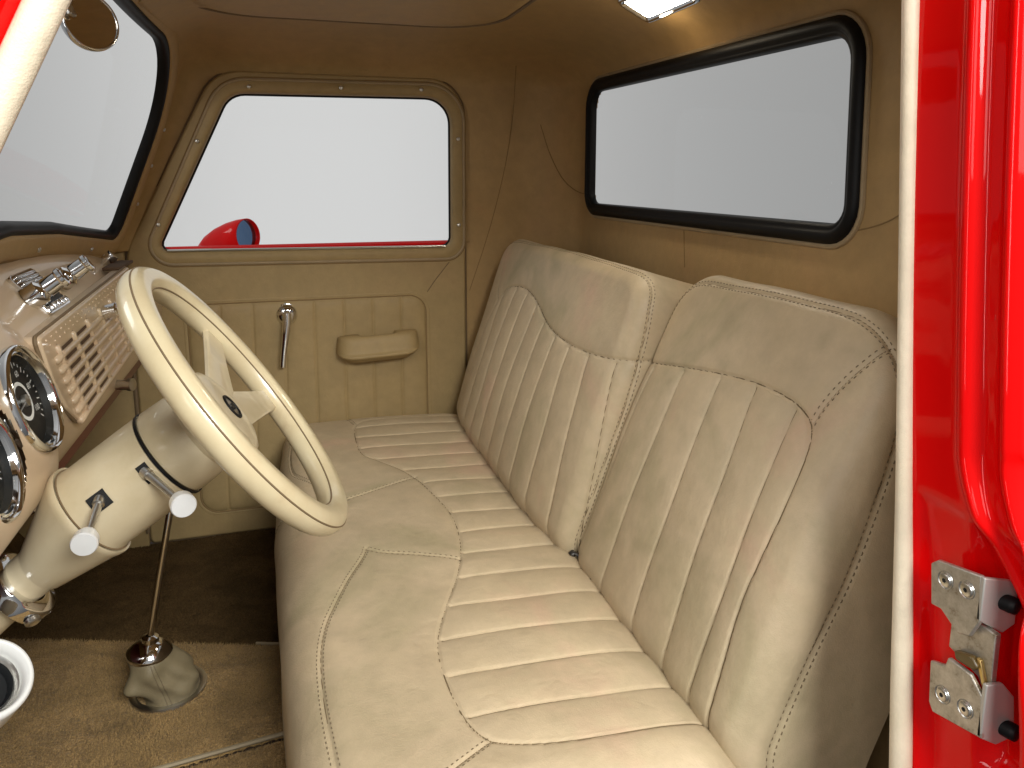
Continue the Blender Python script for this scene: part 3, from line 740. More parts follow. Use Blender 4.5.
def upholster(name, pl, label, step, m=None):
    ext = pl.r*(pi/2-1)+pl.depth-pl.r
    def axis(H):
        n = int((2*H)/step); core = np.linspace(-H-.02, H+.02, n)
        side = np.linspace(0, 1, 28)[1:]**1.2*(ext-.02)
        return np.r_[-(H+.02)-side[::-1], core, (H+.02)+side]
    p = axis(pl.A); q = axis(pl.B)
    Pm = np.stack(np.meshgrid(p, q, indexing='ij'), -1)
    W, _ = pl.pos(Pm.reshape(-1, 2))
    return grid_obj(name, W.reshape(*Pm.shape[:2], 3), m or M['seat'], seat, label=label)
def stitches(pl, parent, lines, m=None):
    """two rows of thread beside each seam"""
    s = MB()
    for ln, off_ in lines:
        L = resample(ln, .0076, False)
        T = np.gradient(L, axis=0); T /= np.linalg.norm(T, axis=1)[:, None]; Nn = np.stack([-T[:, 1], T[:, 0]], 1)
        for o in off_:
            a = L+Nn*o-T*.0023; b = L+Nn*o+T*.0023
            d0, _ = pl.sd(a); ok = d0 < pl.r*pi/2+.06
            A_, NA = pl.pos(a); B_, NB = pl.pos(b)
            for i in np.where(ok)[0]:
                t_ = B_[i]-A_[i]; l = np.linalg.norm(t_)
                if l < 1e-4: continue
                n_ = NA[i]; sd_ = np.cross(t_/l, n_)*.00055
                c_ = n_*.0006
                V = [A_[i]+sd_-c_*.6, A_[i]-sd_-c_*.6, B_[i]+sd_-c_*.6, B_[i]-sd_-c_*.6, A_[i]*.75+B_[i]*.25+sd_+c_, A_[i]*.75+B_[i]*.25-sd_+c_, A_[i]*.25+B_[i]*.75+sd_+c_, A_[i]*.25+B_[i]*.75-sd_+c_]
                s.add(V, [[0, 1, 5, 4], [4, 5, 7, 6], [6, 7, 3, 2], [0, 4, 6, 2], [1, 3, 7, 5]])
    return s.build('stitching', m or M['thread'], parent, False)
def seam_lines(pl, parent, lines, r=.0009):  # dark tubes along the sewn seams and pleats deepen the groove shade
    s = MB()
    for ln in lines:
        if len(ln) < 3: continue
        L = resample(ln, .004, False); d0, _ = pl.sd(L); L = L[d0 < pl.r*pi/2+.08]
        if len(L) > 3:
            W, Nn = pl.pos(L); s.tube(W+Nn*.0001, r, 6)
    return s.build('sewn_seam_shading', M['seam_shade'], parent, angle=180)
def clip(region, ln, gap=.004):
    ln = np.asarray(ln, float); ok = inside(ln, region) & (dist_poly(ln, np.vstack([region, region[:1]])) > gap)
    return ln[ok]
vq = np.linspace(-.36, .36, 240)
pleat_c = [clip(regC, np.stack([-.347-.010*(vq-.05)+k*PLC, vq], 1)) for k in range(-4, 15)]
pleat_p = []
for k in range(-5, 6):
    c_ = np.full(len(vq), -.146+k*.0745); fan_ = np.clip((.10-vq)/.27, 0, 1.4)
    kk = c_.copy()
    for _ in range(30): kk = c_-.030*fan_*np.clip((-kk-.13)/.18, 0, 1.1)
    pleat_p.append(clip(regP, np.stack([kk, vq], 1)))
pleat_d = [clip(regD, np.stack([a_+(b_-a_)*np.clip((.12-(vq-.04))/.31, -.1, 1.5), vq], 1)) for a_, b_ in ((.108, .105), (.024, .003), (-.052, -.080), (-.128, -.142), (.19, .205))]
cu = upholster('seat_cushion', cushion, None, .0021)
stitches(cushion, cu, [(cB, (-.0042, .0042)), (cC, (-.0042, .0042)), (cFr, (-.0045, .0045)), (cFf, (-.0042, .0042)), (cD, (-.0045, .0045)), (cTop, (-.004, .004))])
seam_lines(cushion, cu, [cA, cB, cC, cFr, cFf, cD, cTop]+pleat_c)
bp = upholster('backrest', back_p, 'wide passenger side backrest with deep curved pleat panel', .0021)
stitches(back_p, bp, [(pSeam, (-.004, .004))])
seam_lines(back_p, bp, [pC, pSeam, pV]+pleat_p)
bdr = upholster('backrest', back_d, 'narrower driver side backrest with arched pleat panel', .0019)
stitches(back_d, bdr, [(dSeam, (-.0045, .0045)), (dF, (-.0045, .0045))])
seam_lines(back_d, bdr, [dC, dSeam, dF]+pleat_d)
# little chrome hinge lugs between cushion and backrests
for x, y in ((.408, 1.030), (.414, .950)):
    s = MB(); s.tube([(x-.004, y+.008, .266), (x+.002, y, .274), (x+.012, y-.006, .268)], .0034, 8); s.lathe((x, y, .2725), (-.6, -.3, .7), [(-.004, .005), (.002, .005), (.0035, .003), (.004, 0)], 12); s.build('hinge_lug', M['lug'], seat)

# ------------------------------------------------------------------ dashboard
dash = thing('dashboard', 'beige painted steel dashboard with chrome ringed gauges, radio and slotted speaker grille', 'dashboard', (-.30, 1.2, .50))
pr = chaikin([(-.36, .505), (-.315, .492), (-.292, .492), (-.276, .505), (-.270, .545), (-.269, .595), (-.275, .635), (-.288, .660), (-.302, .675), (-.324, .699), (-.346, .721), (-.362, .734), (-.380, .741), (-.41, .743)], 3)
pf = chaikin([(-.36, .505), (-.315, .492), (-.285, .490), (-.262, .505), (-.257, .545), (-.262, .580), (-.272, .620), (-.283, .655), (-.294, .682), (-.308, .705), (-.325, .722), (-.343, .734), (-.360, .740), (-.380, .744), (-.41, .745)], 3)
PR_ = resample(pr, .002, False); PF_ = resample(pf, .002, False)
_n = 160; PR_ = np.stack([np.interp(np.linspace(0, 1, _n), np.linspace(0, 1, len(PR_)), PR_[:, i]) for i in (0, 1)], 1); PF_ = np.stack([np.interp(np.linspace(0, 1, _n), np.linspace(0, 1, len(PF_)), PF_[:, i]) for i in (0, 1)], 1)
def dash_row(y):
    k = 1-sst(.935, 1.0, y); q = PR_*(1-k)+PF_*k
    z = q[:, 1]-.048*((y-1.2)/.6)**2*sst(.60, .74, q[:, 1])*(1 if y > 1.2 else .3)
    return np.stack([q[:, 0]-.02*sst(1.70, 1.84, y)*sst(.6, .7, q[:, 1]), np.full(len(q), y), z], -1)
V = np.array([dash_row(y) for y in np.linspace(.56, 1.848, 320)])
GC = ((-.270, .913, .614), (-.277, .789, .588))
def dash_mask(C):
    k = np.ones(len(C), bool); ga = np.array([cos(.274), 0, sin(.274)])
    for g in GC:
        d = C-np.array(g); t = d@ga; k &= ~((np.abs(t) < .03) & (np.linalg.norm(d-t[:, None]*ga, axis=1) < .0565))
    return k
grid_obj('dash_panel', V, M['dash'], dash, mask=dash_mask)
s = MB(); s.box((-.325, 1.22, .475), (.05, 1.2, .03), bev=.004); s.build('lower_flange', M['darkred'], dash)
gax = np.array([cos(.274), 0, sin(.274)]); gup = np.array([-sin(.274), 0, cos(.274)]); gri = np.array([0, 1., 0])
from mathutils import Matrix
def gauge(c, R, speeds, needle):
    c = np.array(c); ax = gax
    s = MB(); s.lathe(c, ax, [(-.012, R), (.002, R), (.0055, R-.0013), (.0068, R-.0035), (.0055, R-.0056), (.0022, R-.0068), (.0026, R-.0086), (-.0015, R-.0100), (-.0012, R-.0110)], 64)
    b = s.build('gauge', M['chrome'], dash, angle=50)
    s = MB(); s.lathe(c, ax, [(-.0012, R-.0109), (-.0095, R-.0125)], 64); s.build('inner_wall', M['dial'], b)
    s = MB(); s.lathe(c, ax, [(-.0088, R-.0120), (-.0088, 0)], 48); s.build('dial', M['dial'], b)
    f = c-ax*.0084
    s = MB(); s.lathe(f, ax, [(.0, R*.36), (.0, R*.29)], 40)
    for k in range(28):
        a = radians(-130+260*k/27); L_ = .007 if k % 3 == 0 else .0035
        r0 = R-.0165; u = gri*sin(a)+gup*cos(a); p = np.cross(u, ax)
        q0, q1 = f+u*r0, f+u*(r0-L_)
        s.add([q0+p*.0006, q0-p*.0006, q1-p*.0006, q1+p*.0006], [[0, 1, 2, 3]])
    s.build('dial_marks', M['print'], b, False)
    rot = Matrix((gri, gup, gax)).transposed().to_euler()
    for k, txt in enumerate(speeds):
        a = radians(-120+240*k/(len(speeds)-1)); u = gri*sin(a)+gup*cos(a)
        text_mesh('numeral', txt, .0095, Vector(f+u*(R-.030)), rot, M['print'], b)
    s = MB(); a = radians(needle); u = gri*sin(a)+gup*cos(a); s.tube([f+ax*.003-u*.009, f+ax*.003+u*(R-.022)], [.0013, .0006], 6); s.lathe(f, ax, [(0, .007), (.0045, .0065), (.0055, 0)], 20); s.build('needle', M['satin'], b)
    s = MB(); s.lathe(c, ax, [(.0012, R-.0075), (.0014, R*.5), (.0015, 0)], 48); s.build('lens', M['glass'], b, angle=180)
gauge(GC[0], .0613, ('0', '20', '40', '60', '80', '100'), -100)
gauge(GC[1], .0613, ('0', '30', '60', '80'), 20)
# speaker grille: pressed plate with rows of slots and rolled ribs
outl = rpoly([(.984, .667), (1.566, .687), (1.545, .560), (1.06, .541), (1.022, .57), (.998, .612)], [.008, .01, .012, .008, .02, .03], 6)
def gx(z, d=0): return -.262-.016*(z-.55)/.125+d
def gp(y, z, d): return (float(gx(z, d)), float(y), float(z))
gr = MB(); gr.prism([tuple(p) for p in outl], lambda a, b, d: gp(a, b, d), -.022, 0)
go = gr.build('speaker_grille', M['dash'], dash, True, bevel=.0028)
sl = MB(); bars = MB()
def gz(y, k): return .667+(y-.984)/.582*.020-.030-k*.0148
for k in range(7):
    for c_ in range(2):
        ya = 1.055+c_*.078+.008*k; yb = ya+.052
        z0, z1 = gz(ya, k), gz(yb, k)
        sl.add([gp(ya, z0-.0026, .0008), gp(yb, z1-.0026, .0008), gp(yb, z1+.0020, .0008), gp(ya, z0+.0020, .0008)], [[0, 1, 2, 3]])
    bars.tube([gp(y, gz(y, k)-.0074, .0002) for y in np.linspace(1.02+.006*k, 1.550-.003*k, 14)], .0046, 8)
for c_ in range(6):
    bars.tube([gp(1.045+c_*.078+.008*k-.010+.004, gz(1.045+c_*.078, k), .0002) for k in np.linspace(-.5, 6.5, 8)], .0040, 8)
sl.build('slots', M['slot'], go, False); bars.build('louvre_bars', M['dash'], go, angle=180)
s = MB()
for r_ in range(2):
    for c_ in range(24):
        y = 1.005+c_*.0225+.010*r_; s.lathe(gp(y, .667+(y-.984)/.582*.020-.008-.008*r_, 0), (1, 0, 0), [(0, .0017), (.0012, .0011), (.0015, 0)], 8)
s.build('pressed_dots', M['dash'], go)
s = MB(); s.tube([gp(y, z, -.006) for y, z in np.vstack([outl, outl[:1]])], .0026, 6); s.build('grille_gap', M['seam'], go)
def knob(c, ax, prof, parent, name='knob', m='chrome', n=26):
    s = MB(); s.lathe(c, ax, prof, n); return s.build(name, M[m], parent, angle=35)
big = [(-.012, .006), (0, .007), (.002, .0170), (.021, .0160), (.024, .0120), (.026, .0112), (.028, .0130), (.046, .0115), (.049, .0135), (.0535, .0130), (.0545, .0100), (.0525, .007), (.052, 0)]
# radio: chrome ribbed plate between two stepped knobs
nrm_ = np.array([.743, 0, .669]); ex_ = np.array([.669, 0, -.743]); ey_ = np.array([0, 1., 0])
pc = np.array([-.322, 1.165, .6985])
def rp3(a, b, d): return pc+ey_*a+ex_*b+nrm_*d
s = MB(); pl_ = rpoly([(-.046, -.033), (.052, -.034), (.050, .036), (-.052, .036)], .006, 5)
s.prism([tuple(p) for p in pl_], rp3, -.006, .0035); rad = s.build('radio', M['chrome'], dash, True, bevel=.0015)
s = MB()
for k in range(6):
    b_ = -.027+k*.0062; s.box(rp3(.002, b_, .0050), (.0032, .080, .003), rot=np.stack([ex_, ey_, nrm_]), bev=.0009)
s.build('tuner_bars', M['chrome'], rad)
s = MB(); s.box(rp3(.002, .016, .0040), (.016, .078, .0022), rot=np.stack([ex_, ey_, nrm_]), bev=.0008); s.build('dial_window', M['dial'], rad)
s = MB()
for k in range(4): s.box(rp3(-.026+k*.018, .028, .0065), (.009, .013, .006), rot=np.stack([ex_, ey_, nrm_]), bev=.001)
s.build('push_buttons', M['chrome'], rad)
knob((-.322, 1.112, .6925), nrm_+np.array([.06, .12, -.10]), big, rad)
knob((-.322, 1.252, .6965), nrm_+np.array([.06, .12, -.10]), big, rad)
knob((-.330, 1.600, .690), nrm_, [(-.006, .004), (0, .0045), (.004, .0085), (.008, .0115), (.020, .0125), (.026, .011), (.027, 0)], dash, 'control_knob')
knob((-.270, 1.282, .647), (.95, -.15, .20), [(-.006, .004), (0, .0065), (.002, .0105), (.020, .0105), (.022, .0085), (.0225, 0)], dash, 'control_knob')
knob((-.276, 1.345, .515), (.9, -.35, .05), [(-.03, .006), (0, .0065), (.004, .0085), (.022, .0085), (.023, .0105), (.030, .0105), (.031, 0)], dash, 'control_knob', 'satin')
s = MB(); s.box((-.3005, 1.58, .688), (.030, .13, .006), bev=.002); s.build('ash_slot', M['slot'], dash)
# light switch cluster under the near dash edge
s = MB()
for k in range(3): s.lathe((-.292, 1.02-.020*k, .486-.004*k), (.5, -.3, -.3), [(-.01, .009), (.004, .009), (.006, .012), (.012, .012), (.014, .006), (.016, 0)], 14)
s.tube([(-.30, 1.04, .488), (-.285, 1.0, .476), (-.295, .95, .470)], .004, 8); s.build('wiring_connectors', M['chrome'], dash)

# ------------------------------------------------------------------ steering column and wheel
ang = radians(35); ax = np.array([cos(ang), 0, sin(ang)]); up = np.array([-sin(ang), 0, cos(ang)]); yv = np.array([0, 1., 0])
HC = np.array([-.059, .90, .5965])
col = thing('steering_column', 'cream steering column with flared collar, black ring and two chrome stalk levers', 'steering column', tuple(HC-.3*ax))
def path_tube(name, stations, m, parent, n=56, angle=40, **k):
    """stations: (s, sag, radius)"""
    s = MB(); ph = np.linspace(0, 2*pi, n, endpoint=False)
    V = np.array([HC+s_*ax+g_*up+max(r, 1e-5)*(np.cos(ph)[:, None]*up+np.sin(ph)[:, None]*yv) for s_, g_, r in stations])
    s.grid(V, cv=True); return s.build(name, M[m], parent, angle=angle, **k)
path_tube('upper_shroud', [(-.0925, 0, .030), (-.0925, 0, .0535), (-.089, 0, .0545), (-.062, 0, .0535), (-.050, 0, .050), (-.046, 0, .042), (-.046, 0, 0)], 'column', col)
path_tube('black_ring', [(-.0965, 0, .0545), (-.0962, 0, .0556), (-.0935, 0, .0556), (-.0930, 0, .0545)], 'rubber', col)
path_tube('lower_shroud', [(-.205, 0, .0525), (-.196, 0, .0540), (-.187, 0, .0532), (-.16, 0, .0538), (-.12, 0, .0545), (-.0975, 0, .0545), (-.0965, 0, .053), (-.0965, 0, .03)], 'column', col)
path_tube('collar', [(-.306, -.0175, .0262), (-.281, -.0165, .0270), (-.2785, -.0165, .0280), (-.275, -.0162, .0300), (-.250, -.0105, .0395), (-.225, -.0045, .0490), (-.206, -.0005, .0560), (-.2015, 0, .0580), (-.1965, 0, .0588), (-.1945, 0, .0582), (-.196, 0, .0545)], 'column', col)
path_tube('collar_gap_shade', [(-.1968, 0, .0530), (-.1950, 0, .0552), (-.1942, 0, .0556), (-.1936, 0, .0530)], 'seam', col)  # dark ring painted in for the shade under the collar lip
path_tube('jacket_tube', [(-.50, -.045, .021), (-.40, -.033, .0225), (-.31, -.020, .024), (-.28, -.017, .0255)], 'column', col)
# chrome bracket under the collar
s = MB(); ph = np.linspace(0, 2*pi, 48, endpoint=False)
def brk(s_, r, e=1.0): return HC+s_*ax-.021*up+r*(np.cos(ph)[:, None]*up*e+np.sin(ph)[:, None]*yv)
V = np.array([brk(-.318, .026), brk(-.318, .036, 1.1), brk(-.316, .0385, 1.1), brk(-.300, .0385, 1.1), brk(-.297, .036, 1.1), brk(-.297, .025)]); s.grid(V, cv=True)
cl = s.build('clamp', M['chrome'], col, angle=50)
bc = HC-.308*ax-.021*up
s = MB(); s.lathe(bc-.030*up-.027*yv, -.75*up-.66*yv, [(.0, .008), (.004, .008), (.0055, .006), (.0045, .004), (.0045, 0)], 16); s.build('bolt', M['satin'], cl)
def stalk(sa, phi, kn, lbl, wide):
    rad_ = .0546
    rdir = lambda f: np.cos(f)*up+np.sin(f)*yv
    # slot patch that follows the shroud
    s = MB(); ww, hh = wide
    V = np.array([[HC+(sa+u_)*ax+(rad_+.0006)*rdir(phi+v_/rad_) for v_ in np.linspace(-hh, hh, 8)] for u_ in np.linspace(-ww, ww, 8)])
    base_ = HC+sa*ax+rad_*rdir(phi)
    s2 = MB(); d = (kn-base_)/np.linalg.norm(kn-base_); L_ = np.linalg.norm(kn-base_)
    s2.tube([base_-d*.004, base_+d*.004, base_+d*.0045, base_+d*L_*.75, base_+d*L_], [.0062, .0062, .0046, .0036, .0036], 14)
    l = s2.build('stalk_lever', M['satin'], col, angle=50, label=lbl)
    s.grid(V); s.build('slot', M['blackmatt'], l, angle=180)
    face = np.array([.10, -.93, .12]); face /= np.linalg.norm(face)
    face = face*.86+d*.5; face /= np.linalg.norm(face)
    k = MB(); k.lathe(kn-face*.004, face, [(-.010, .006), (-.007, .0085), (-.003, .0098), (.001, .0098), (.002, .0122), (.0125, .0128), (.0142, .0118), (.0146, 0)], 32); k.build('knob', M['alu'], l, angle=30)
from math import atan2
stalk(-.108, radians(-82), np.array([-.1135, .803, .521]), 'upper stalk lever in a small black slot', (.006, .011))
stalk(-.162, radians(-76), np.array([-.2045, .803, .493]), 'lower stalk lever in a square black slot', (.0105, .0095))

HC = HC+np.array([.003, 0, .001])
whl = thing('steering_wheel', 'large cream four spoke steering wheel with thick two part rim', 'steering wheel', tuple(HC))
R_ = .1705; th_ = np.linspace(0, 2*pi, 200, endpoint=False); nn = 28
V = np.zeros((200, nn, 3))
for i, t in enumerate(th_):
    rd = cos(t)*up+sin(t)*yv
    for j, p in enumerate(np.linspace(0, 2*pi, nn, endpoint=False)):
        r = .0166*(1-.05*np.exp(-((abs((p+pi) % (2*pi)-pi)-pi*.52)/.10)**2)*1.5)
        grip = 1
        V[i, j] = HC+(R_+r*cos(p)*1.0)*rd+r*1.05*sin(p)*ax
s = MB(); s.grid(V, cu=True, cv=True); rim = s.build('rim', M['cream'], whl, angle=180)
for o, f in ((.0166, .45), (.0166, pi-.5)):
    s = MB(); s.tube([HC+(R_+o*.985*cos(f))*(cos(t)*up+sin(t)*yv)+o*1.035*sin(f)*ax for t in th_], .0011, 6, closed=True); s.build('rim_groove', M['seam'], rim)
# hub: shallow dome joined to four paddle spokes
s = MB()
V = np.array([HC+d*ax+max(r, 1e-5)*(np.cos(ph)[:, None]*up+np.sin(ph)[:, None]*yv) for d, r in ((-.058, .050), (-.048, .0545), (-.036, .0575), (-.026, .0580), (-.019, .0555), (-.0145, .046), (-.0125, .030), (-.012, 0))])
s.grid(V, cv=True); hub = s.build('hub', M['column'], whl, angle=180)
for t in (67, 109, 251, 293):
    t = radians(t); rd = cos(t)*up+sin(t)*yv; td = -sin(t)*up+cos(t)*yv
    V = []
    for q in np.linspace(0, 1, 14):
        r = .036+(R_-.010-.036)*q; hw = .0160+.0105*(1-q)**1.4; hz = -.019+.014*q
        V.append([HC+rd*r+td*hw*c_*1.0+ax*(hz+.0045*s_) for c_, s_ in ((-1, -.4), (-.98, .5), (-.85, 1), (.85, 1), (.98, .5), (1, -.4), (.85, -1), (-.85, -1))])
    s = MB(); s.grid(np.array(V), cv=True); s.build('spoke', M['column'], whl, angle=40)
# horn emblem: dark ringed oval with a bow tie shaped badge
E0 = HC-.0125*ax; ecir = lambda r: r*(np.cos(ph)[:, None]*up+np.sin(ph)[:, None]*yv)
s = MB(); s.grid(np.array([E0+d*ax+ecir(max(r, 1e-5)) for d, r in ((-.002, .0165), (.0012, .0165), (.0020, .0158), (.0020, .0128), (.0008, .0122))]), cv=True); em = s.build('horn_emblem', M['rubber'], whl, angle=40)
s = MB(); s.grid(np.array([E0+d*ax+ecir(max(r, 1e-5)) for d, r in ((.0006, .0124), (.0012, .006), (.0014, 0))]), cv=True); s.build('emblem_field', M['satin'], em, angle=180)
bt = [(-.0095, -.0022), (-.0036, -.0022), (-.003, -.0042), (.003, -.0042), (.0036, -.0022), (.0095, -.0022), (.0082, .0022), (.0036, .0022), (.003, .0042), (-.003, .0042), (-.0036, .0022), (-.0082, .0022)]
s = MB(); s.prism(bt, lambda a, b, d: E0+a*yv+b*up+d*ax, .0008, .0022); s.build('emblem_badge', M['rubber'], em, False)

# ------------------------------------------------------------------ gear lever
gl_ = thing('gear_lever', 'tall thin chrome gear lever rising from beige leather boot on carpet', 'gear lever', (-.225, 1.267, 0))
top = np.array([-.2405, 1.243, .102]); bot = np.array([-.222, 1.266, .004])
s = MB(); s.tube([top-np.array([.0035, 0, .012]), (-.2345, 1.245, .138), (-.219, 1.246, .215), (-.196, 1.247, .32), (-.170, 1.249, .44), (-.160, 1.25, .47)], [.0058, .0056, .0054, .0052, .0050, .005], 14); sh = s.build('shaft', M['chrome'], gl_)
s = MB(); s.lathe((-.160, 1.25, .468), (.2, 0, .97), [(-.012, .005), (-.006, .012), (.006, .0175), (.018, .016), (.028, .009), (.030, 0)], 24); s.build('shift_knob', M['column'], gl_)
s = MB(); s.lathe(top, (.10, 0, 1), [(-.016, .0335), (-.012, .035), (-.008, .0345), (.006, .0205), (.008, .0165), (.009, .0135), (.016, .0130), (.018, .009), (.019, .006)], 40); s.build('collar', M['chrome'], gl_, angle=40)
nb, na = 60, 96; V = np.zeros((nb, na, 3))
for i, t in enumerate(np.linspace(0, 1, nb)):
    c = top*(1-t)+bot*t; c[2] = (top[2]-.012)*(1-t)+.003*t
    for j, a in enumerate(np.linspace(0, 2*pi, na, endpoint=False)):
        r = .0335+(.0505-.0335)*t+.007*sin(pi*t)
        r += .0060*sin(3*a+4*t)*sin(pi*t)+.0026*sin(7*a-5*t+sin(5*t))*sin(pi*t)+.0012*sin(4*a+13*t)*sin(pi*t)
        dirn = np.array([cos(a), sin(a), 0])
        # a deep fold sags in on the left of the boot
        f = math.exp(-(((a-3.55+pi) % (2*pi)-pi)/.55)**2)*math.exp(-((t-.78)/.22)**2); r -= .030*f
        f2 = math.exp(-(((a-3.9+pi) % (2*pi)-pi)/.35)**2)*math.exp(-((t-.50)/.12)**2); r += .012*f2
        V[i, j] = c+dirn*r
        V[i, j, 2] += -.003*f2+.004*f
s = MB(); s.grid(V, cv=True); bo = s.build('boot', M['boot'], gl_, angle=180)
s = MB()
for o in (-.05, .05):
    s.tube([V[i, int((4.95+o)/(2*pi)*na) % na]*1+np.array([.0002, -.0006, 0]) for i in range(2, nb-1)], .0006, 6)
s.build('boot_stitching', M['thread'], bo)
s = MB(); ph = np.linspace(0, 2*pi, 64, endpoint=False); V = np.array([[bot[0]+r*cos(a)*1.0, bot[1]+r*sin(a), z] for r, z in ((.048, .002), (.049, .0085), (.054, .0100), (.060, .0090), (.062, .001)) for a in ph]).reshape(5, 64, 3); s.grid(V, cv=True); s.build('trim_ring', M['satin'], gl_, angle=50)

# ------------------------------------------------------------------ white instrument pod low on the left
pod = thing('gauge_pod', 'white round cup shaped gauge standing low beneath the steering column', 'gauge', (-.29, .75, 0))
pax = np.array([.50, -.42, .75]); pax /= np.linalg.norm(pax); pcn = np.array([-.2855, .75, .391])
s = MB(); s.lathe(pcn, pax, [(-.070, .020), (-.062, .030), (-.035, .0385), (-.006, .0400), (.000, .0405), (.003, .0390), (.004, .0370), (.003, .0350), (-.006, .0325), (-.024, .0310)], 56); pb = s.build('cup', M['white'], pod, angle=60)
s = MB(); s.lathe(pcn, pax, [(-.016, .0322), (-.010, .0300), (-.014, .026), (-.022, .024), (-.024, .0)], 48); s.build('dial', M['dial'], pod, angle=40)
s = MB(); s.lathe(pcn, pax, [(-.012, .0322), (-.009, .0305), (-.012, .0270), (-.016, .0262)], 48); s.build('inner_ring', M['satin'], pod, angle=40)
v_ = np.cross(pax, [0, 0, 1]); v_ /= np.linalg.norm(v_); u_ = np.cross(v_, pax)
s = MB(); s.tube([pcn-.018*pax, pcn-.018*pax+(.010*v_-.018*u_)], [.0022, .0014], 8); s.build('needle', M['needle'], pod)
s = MB(); s.lathe(pcn-.021*pax, pax, [(0, .006), (.004, .0055), (.005, 0)], 20); s.build('needle_hub', M['alu'], pod)
s = MB(); s.tube([pcn-.066*pax, (-.33, .775, .27), (-.345, .78, .12), (-.35, .78, 0)], [.014, .013, .013, .013], 16); s.build('stem', M['white'], pod)

# ------------------------------------------------------------------ interior mirror
rv = thing('rear_view_mirror', 'round chrome rimmed interior mirror hanging above the windscreen', 'mirror', (-.225, 1.147, 1.05))
mc = np.array([-.226, 1.148, 1.049]); mxx = np.array([.62, -.74, .10]); mxx /= np.linalg.norm(mxx)
s = MB(); s.lathe(mc, mxx, [(-.012, 0), (-.012, .026), (-.009, .034), (-.003, .0372), (.003, .0372), (.0052, .0360), (.0058, .0348), (.0050, .0335), (.0035, .0330)], 56); s.build('rim', M['chrome'], rv, angle=60)
s = MB(); s.lathe(mc, mxx, [(.0036, .0338), (.0042, .02), (.0044, 0)], 56); s.build('mirror_glass', M['mirror'], rv, angle=180)
s = MB(); s.tube([mc-.012*mxx, mc-.024*mxx+np.array([-.0, -.01, .012]), mc+np.array([-.028, -.026, .048])], .0055, 10)
s.box(mc+np.array([-.026, -.030, .035]), (.006, .018, .075), rot=[[.9, -.2, .37], [.2, .98, 0], [-.37, .08, .92]], bev=.002); s.build('bracket', M['satin'], rv, angle=40)

# ------------------------------------------------------------------ dome lamp
dl = thing('dome_lamp', 'lit rectangular dome lamp with chrome frame above the rear window', 'lamp', (.60, 1.16, 1.13))
lx = np.array([0, 1., 0]); ln_ = np.array([-.44, 0, -.90]); ln_ /= np.linalg.norm(ln_); ly = np.cross(ln_, lx)
lc = np.array([.588, 1.150, 1.1335])
def lp(a, b, d): return lc+lx*a+ly*b+ln_*d
oo = rpoly([(-.088, -.036), (.088, -.036), (.088, .036), (-.088, .036)], .014, 6); Lo = resample(oo, .008)
def lfn(a, b, d): return lc+a[:, None]*lx+b[:, None]*ly+d*ln_
s = MB(); s.grid(sweep_loop(Lo, [(.002, -.012), (.002, .006), (0, .010), (-.004, .012), (-.010, .010), (-.013, .004)], lfn), cu=True); s.build('frame', M['chrome'], dl, angle=50)
s = MB(); V = np.array([[lp(p[0]*k, p[1]*k, .006+.004*(1-k*k)) for p in Lo] for k in (.0001, .3, .6, .86)]); s.grid(V, cv=True); s.build('lens', M['lens'], dl, angle=180)

bl = bpy.data.lights.new('dome_lamp_bulb', 'POINT'); bl.energy = .16; bl.color = (1, .80, .52); bl.shadow_soft_size = .012
bo_ = bpy.data.objects.new('bulb_light', bl); COL.objects.link(bo_); bo_.location = lp(.05, .034, .030)

# ------------------------------------------------------------------ door striker on the jamb
stk = thing('door_striker', 'bare metal door striker of two bolted plates with black rubber buffers', 'door striker', (.50, .42, .48))
def pl2(poly, x0, x1, m, par, name, label=None):
    s = MB(); s.prism(poly, lambda a, b, d: (d, a, b), x0, x1); return s.build(name, M[m], par, True, bevel=.0012, label=label)
xs0, xs1 = .4935, .4895
fold = lambda y: .4935
up_ = pl2([(.4495, .5425), (.443, .5485), (.404, .5555), (.4005, .520), (.408, .503), (.419, .499), (.436, .510), (.4455, .509)], xs0, xs1, 'zinc', stk, 'striker_plate', 'upper plate with two countersunk bolts')
lo_ = pl2([(.4405, .4615), (.4265, .4665), (.4245, .4745), (.404, .474), (.392, .463), (.3885, .4295), (.4335, .4195), (.438, .426)], xs0, xs1, 'zinc', stk, 'striker_plate', 'lower plate with two countersunk bolts')
def flange(poly, yy, par):
    s = MB(); s.prism(poly, lambda a, b, d: (a, d+(a-.49)*-.05, b), yy-.002, yy+.002); s.build('flange', M['zincpale'], par, True, bevel=.001)
flange([(.4895, .5555), (.518, .549), (.522, .543), (.523, .513), (.512, .507), (.4895, .520)], .4025, up_)
flange([(.4895, .4745), (.505, .473), (.517, .460), (.522, .425), (.505, .421), (.4895, .4295)], .391, lo_)
def bolt(y, z, par):
    s = MB(); s.lathe((.4893, y, z), (-1, 0, 0), [(0, .0072), (.0004, .0070), (-.0006, .0058), (.0010, .0050), (.0014, .0042), (.0014, .0018), (0, .0012), (0, 0)], 24); b = s.build('bolt', M['satin'], par, angle=30)
    s = MB(); s.lathe((.4888, y, z), (-1, 0, 0), [(.0012, .0019), (.0013, 0)], 6); s.build('socket', M['blackmatt'], b)
bolt(.434, .536, up_); bolt(.4145, .5385, up_); bolt(.4255, .441, lo_); bolt(.4045, .4435, lo_)
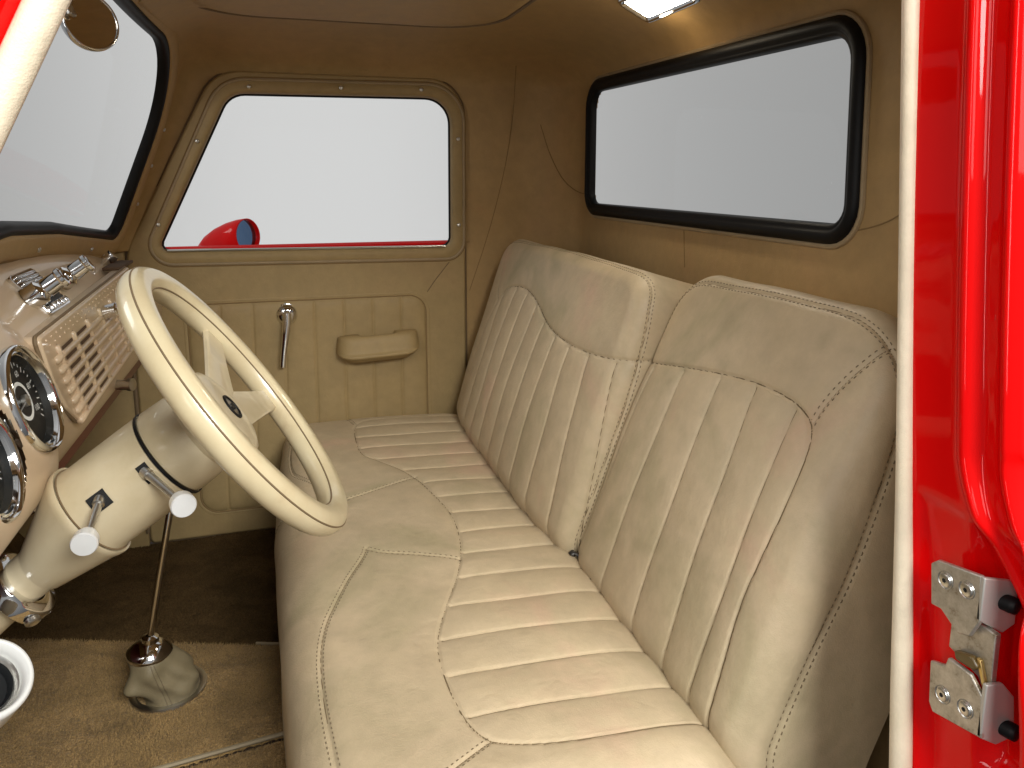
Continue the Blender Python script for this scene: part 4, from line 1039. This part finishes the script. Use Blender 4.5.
for y, z, x, par in ((.4015, .533, .510, up_), (.390, .4345, .511, lo_)):
    s = MB(); s.lathe((x, y, z), (.35, -1, .0), [(-.001, .0062), (.006, .0066), (.010, .0064), (.0112, .005), (.0115, 0)], 20); s.build('rubber_buffer', M['rubber'], par, angle=50)
s = MB(); s.prism([(.432, .515), (.393, .512), (.392, .452), (.404, .470), (.432, .478)], lambda a, b, d: (d, a, b), .503, .4975); ct = s.build('latch_wedge', M['zinc'], stk, True, bevel=.001)
s = MB(); s.prism([(.422, .482), (.4065, .487), (.400, .481), (.4035, .4765), (.420, .4755)], lambda a, b, d: (d, a, b), .4975, .4915); s.build('wedge_block', M['grease'], ct, True, bevel=.0015)
s = MB(); s.prism([(.4045, .487), (.4005, .487), (.391, .462), (.3945, .460)], lambda a, b, d: (d, a, b), .4975, .494); s.build('brass_shim', mat('brass', (.62, .45, .18), .3, 1), ct, True, bevel=.0008)

# ------------------------------------------------------------------ outside mirror
om = thing('side_mirror', 'red bullet shaped side mirror with blue tinted glass outside the passenger window', 'side mirror', (-.13, 1.985, .68))
ocx = np.array([.80, -.60, .07]); ocx /= np.linalg.norm(ocx); oc = np.array([-.086, 1.985, .7095])
v1 = np.cross(ocx, [0, 0, 1]); v1 /= np.linalg.norm(v1); u1_ = np.cross(v1, ocx)
def bullet(stn):
    ph = np.linspace(0, 2*pi, 48, endpoint=False)
    return np.array([oc+d*ocx+dz*u1_+1.07*max(r, 1e-5)*(np.cos(ph)[:, None]*u1_*1.0+np.sin(ph)[:, None]*v1*1.05) for d, r, dz in stn])
s = MB(); s.grid(bullet([(-.0085, .0372, 0), (.004, .0375, 0), (.006, .0385, 0), (.004, .040, 0), (-.02, .0395, -.001), (-.05, .037, -.004), (-.085, .032, -.010), (-.118, .024, -.018), (-.142, .014, -.026), (-.155, .0, -.033)]), cv=True); s.build('housing', M['red'], om, angle=180)
s = MB(); s.grid(bullet([(-.0065, .0372, 0), (-.0075, .02, 0), (-.008, 0, 0)]), cv=True); s.build('mirror_glass', M['bluemirror'], om, angle=180)
s = MB(); s.tube([oc-.05*ocx-.03*u1_, oc-.05*ocx-.06*u1_+np.array([0, -.02, 0]), (-.13, 1.93, .645)], [.012, .011, .014], 14); s.build('stem', M['red'], om)
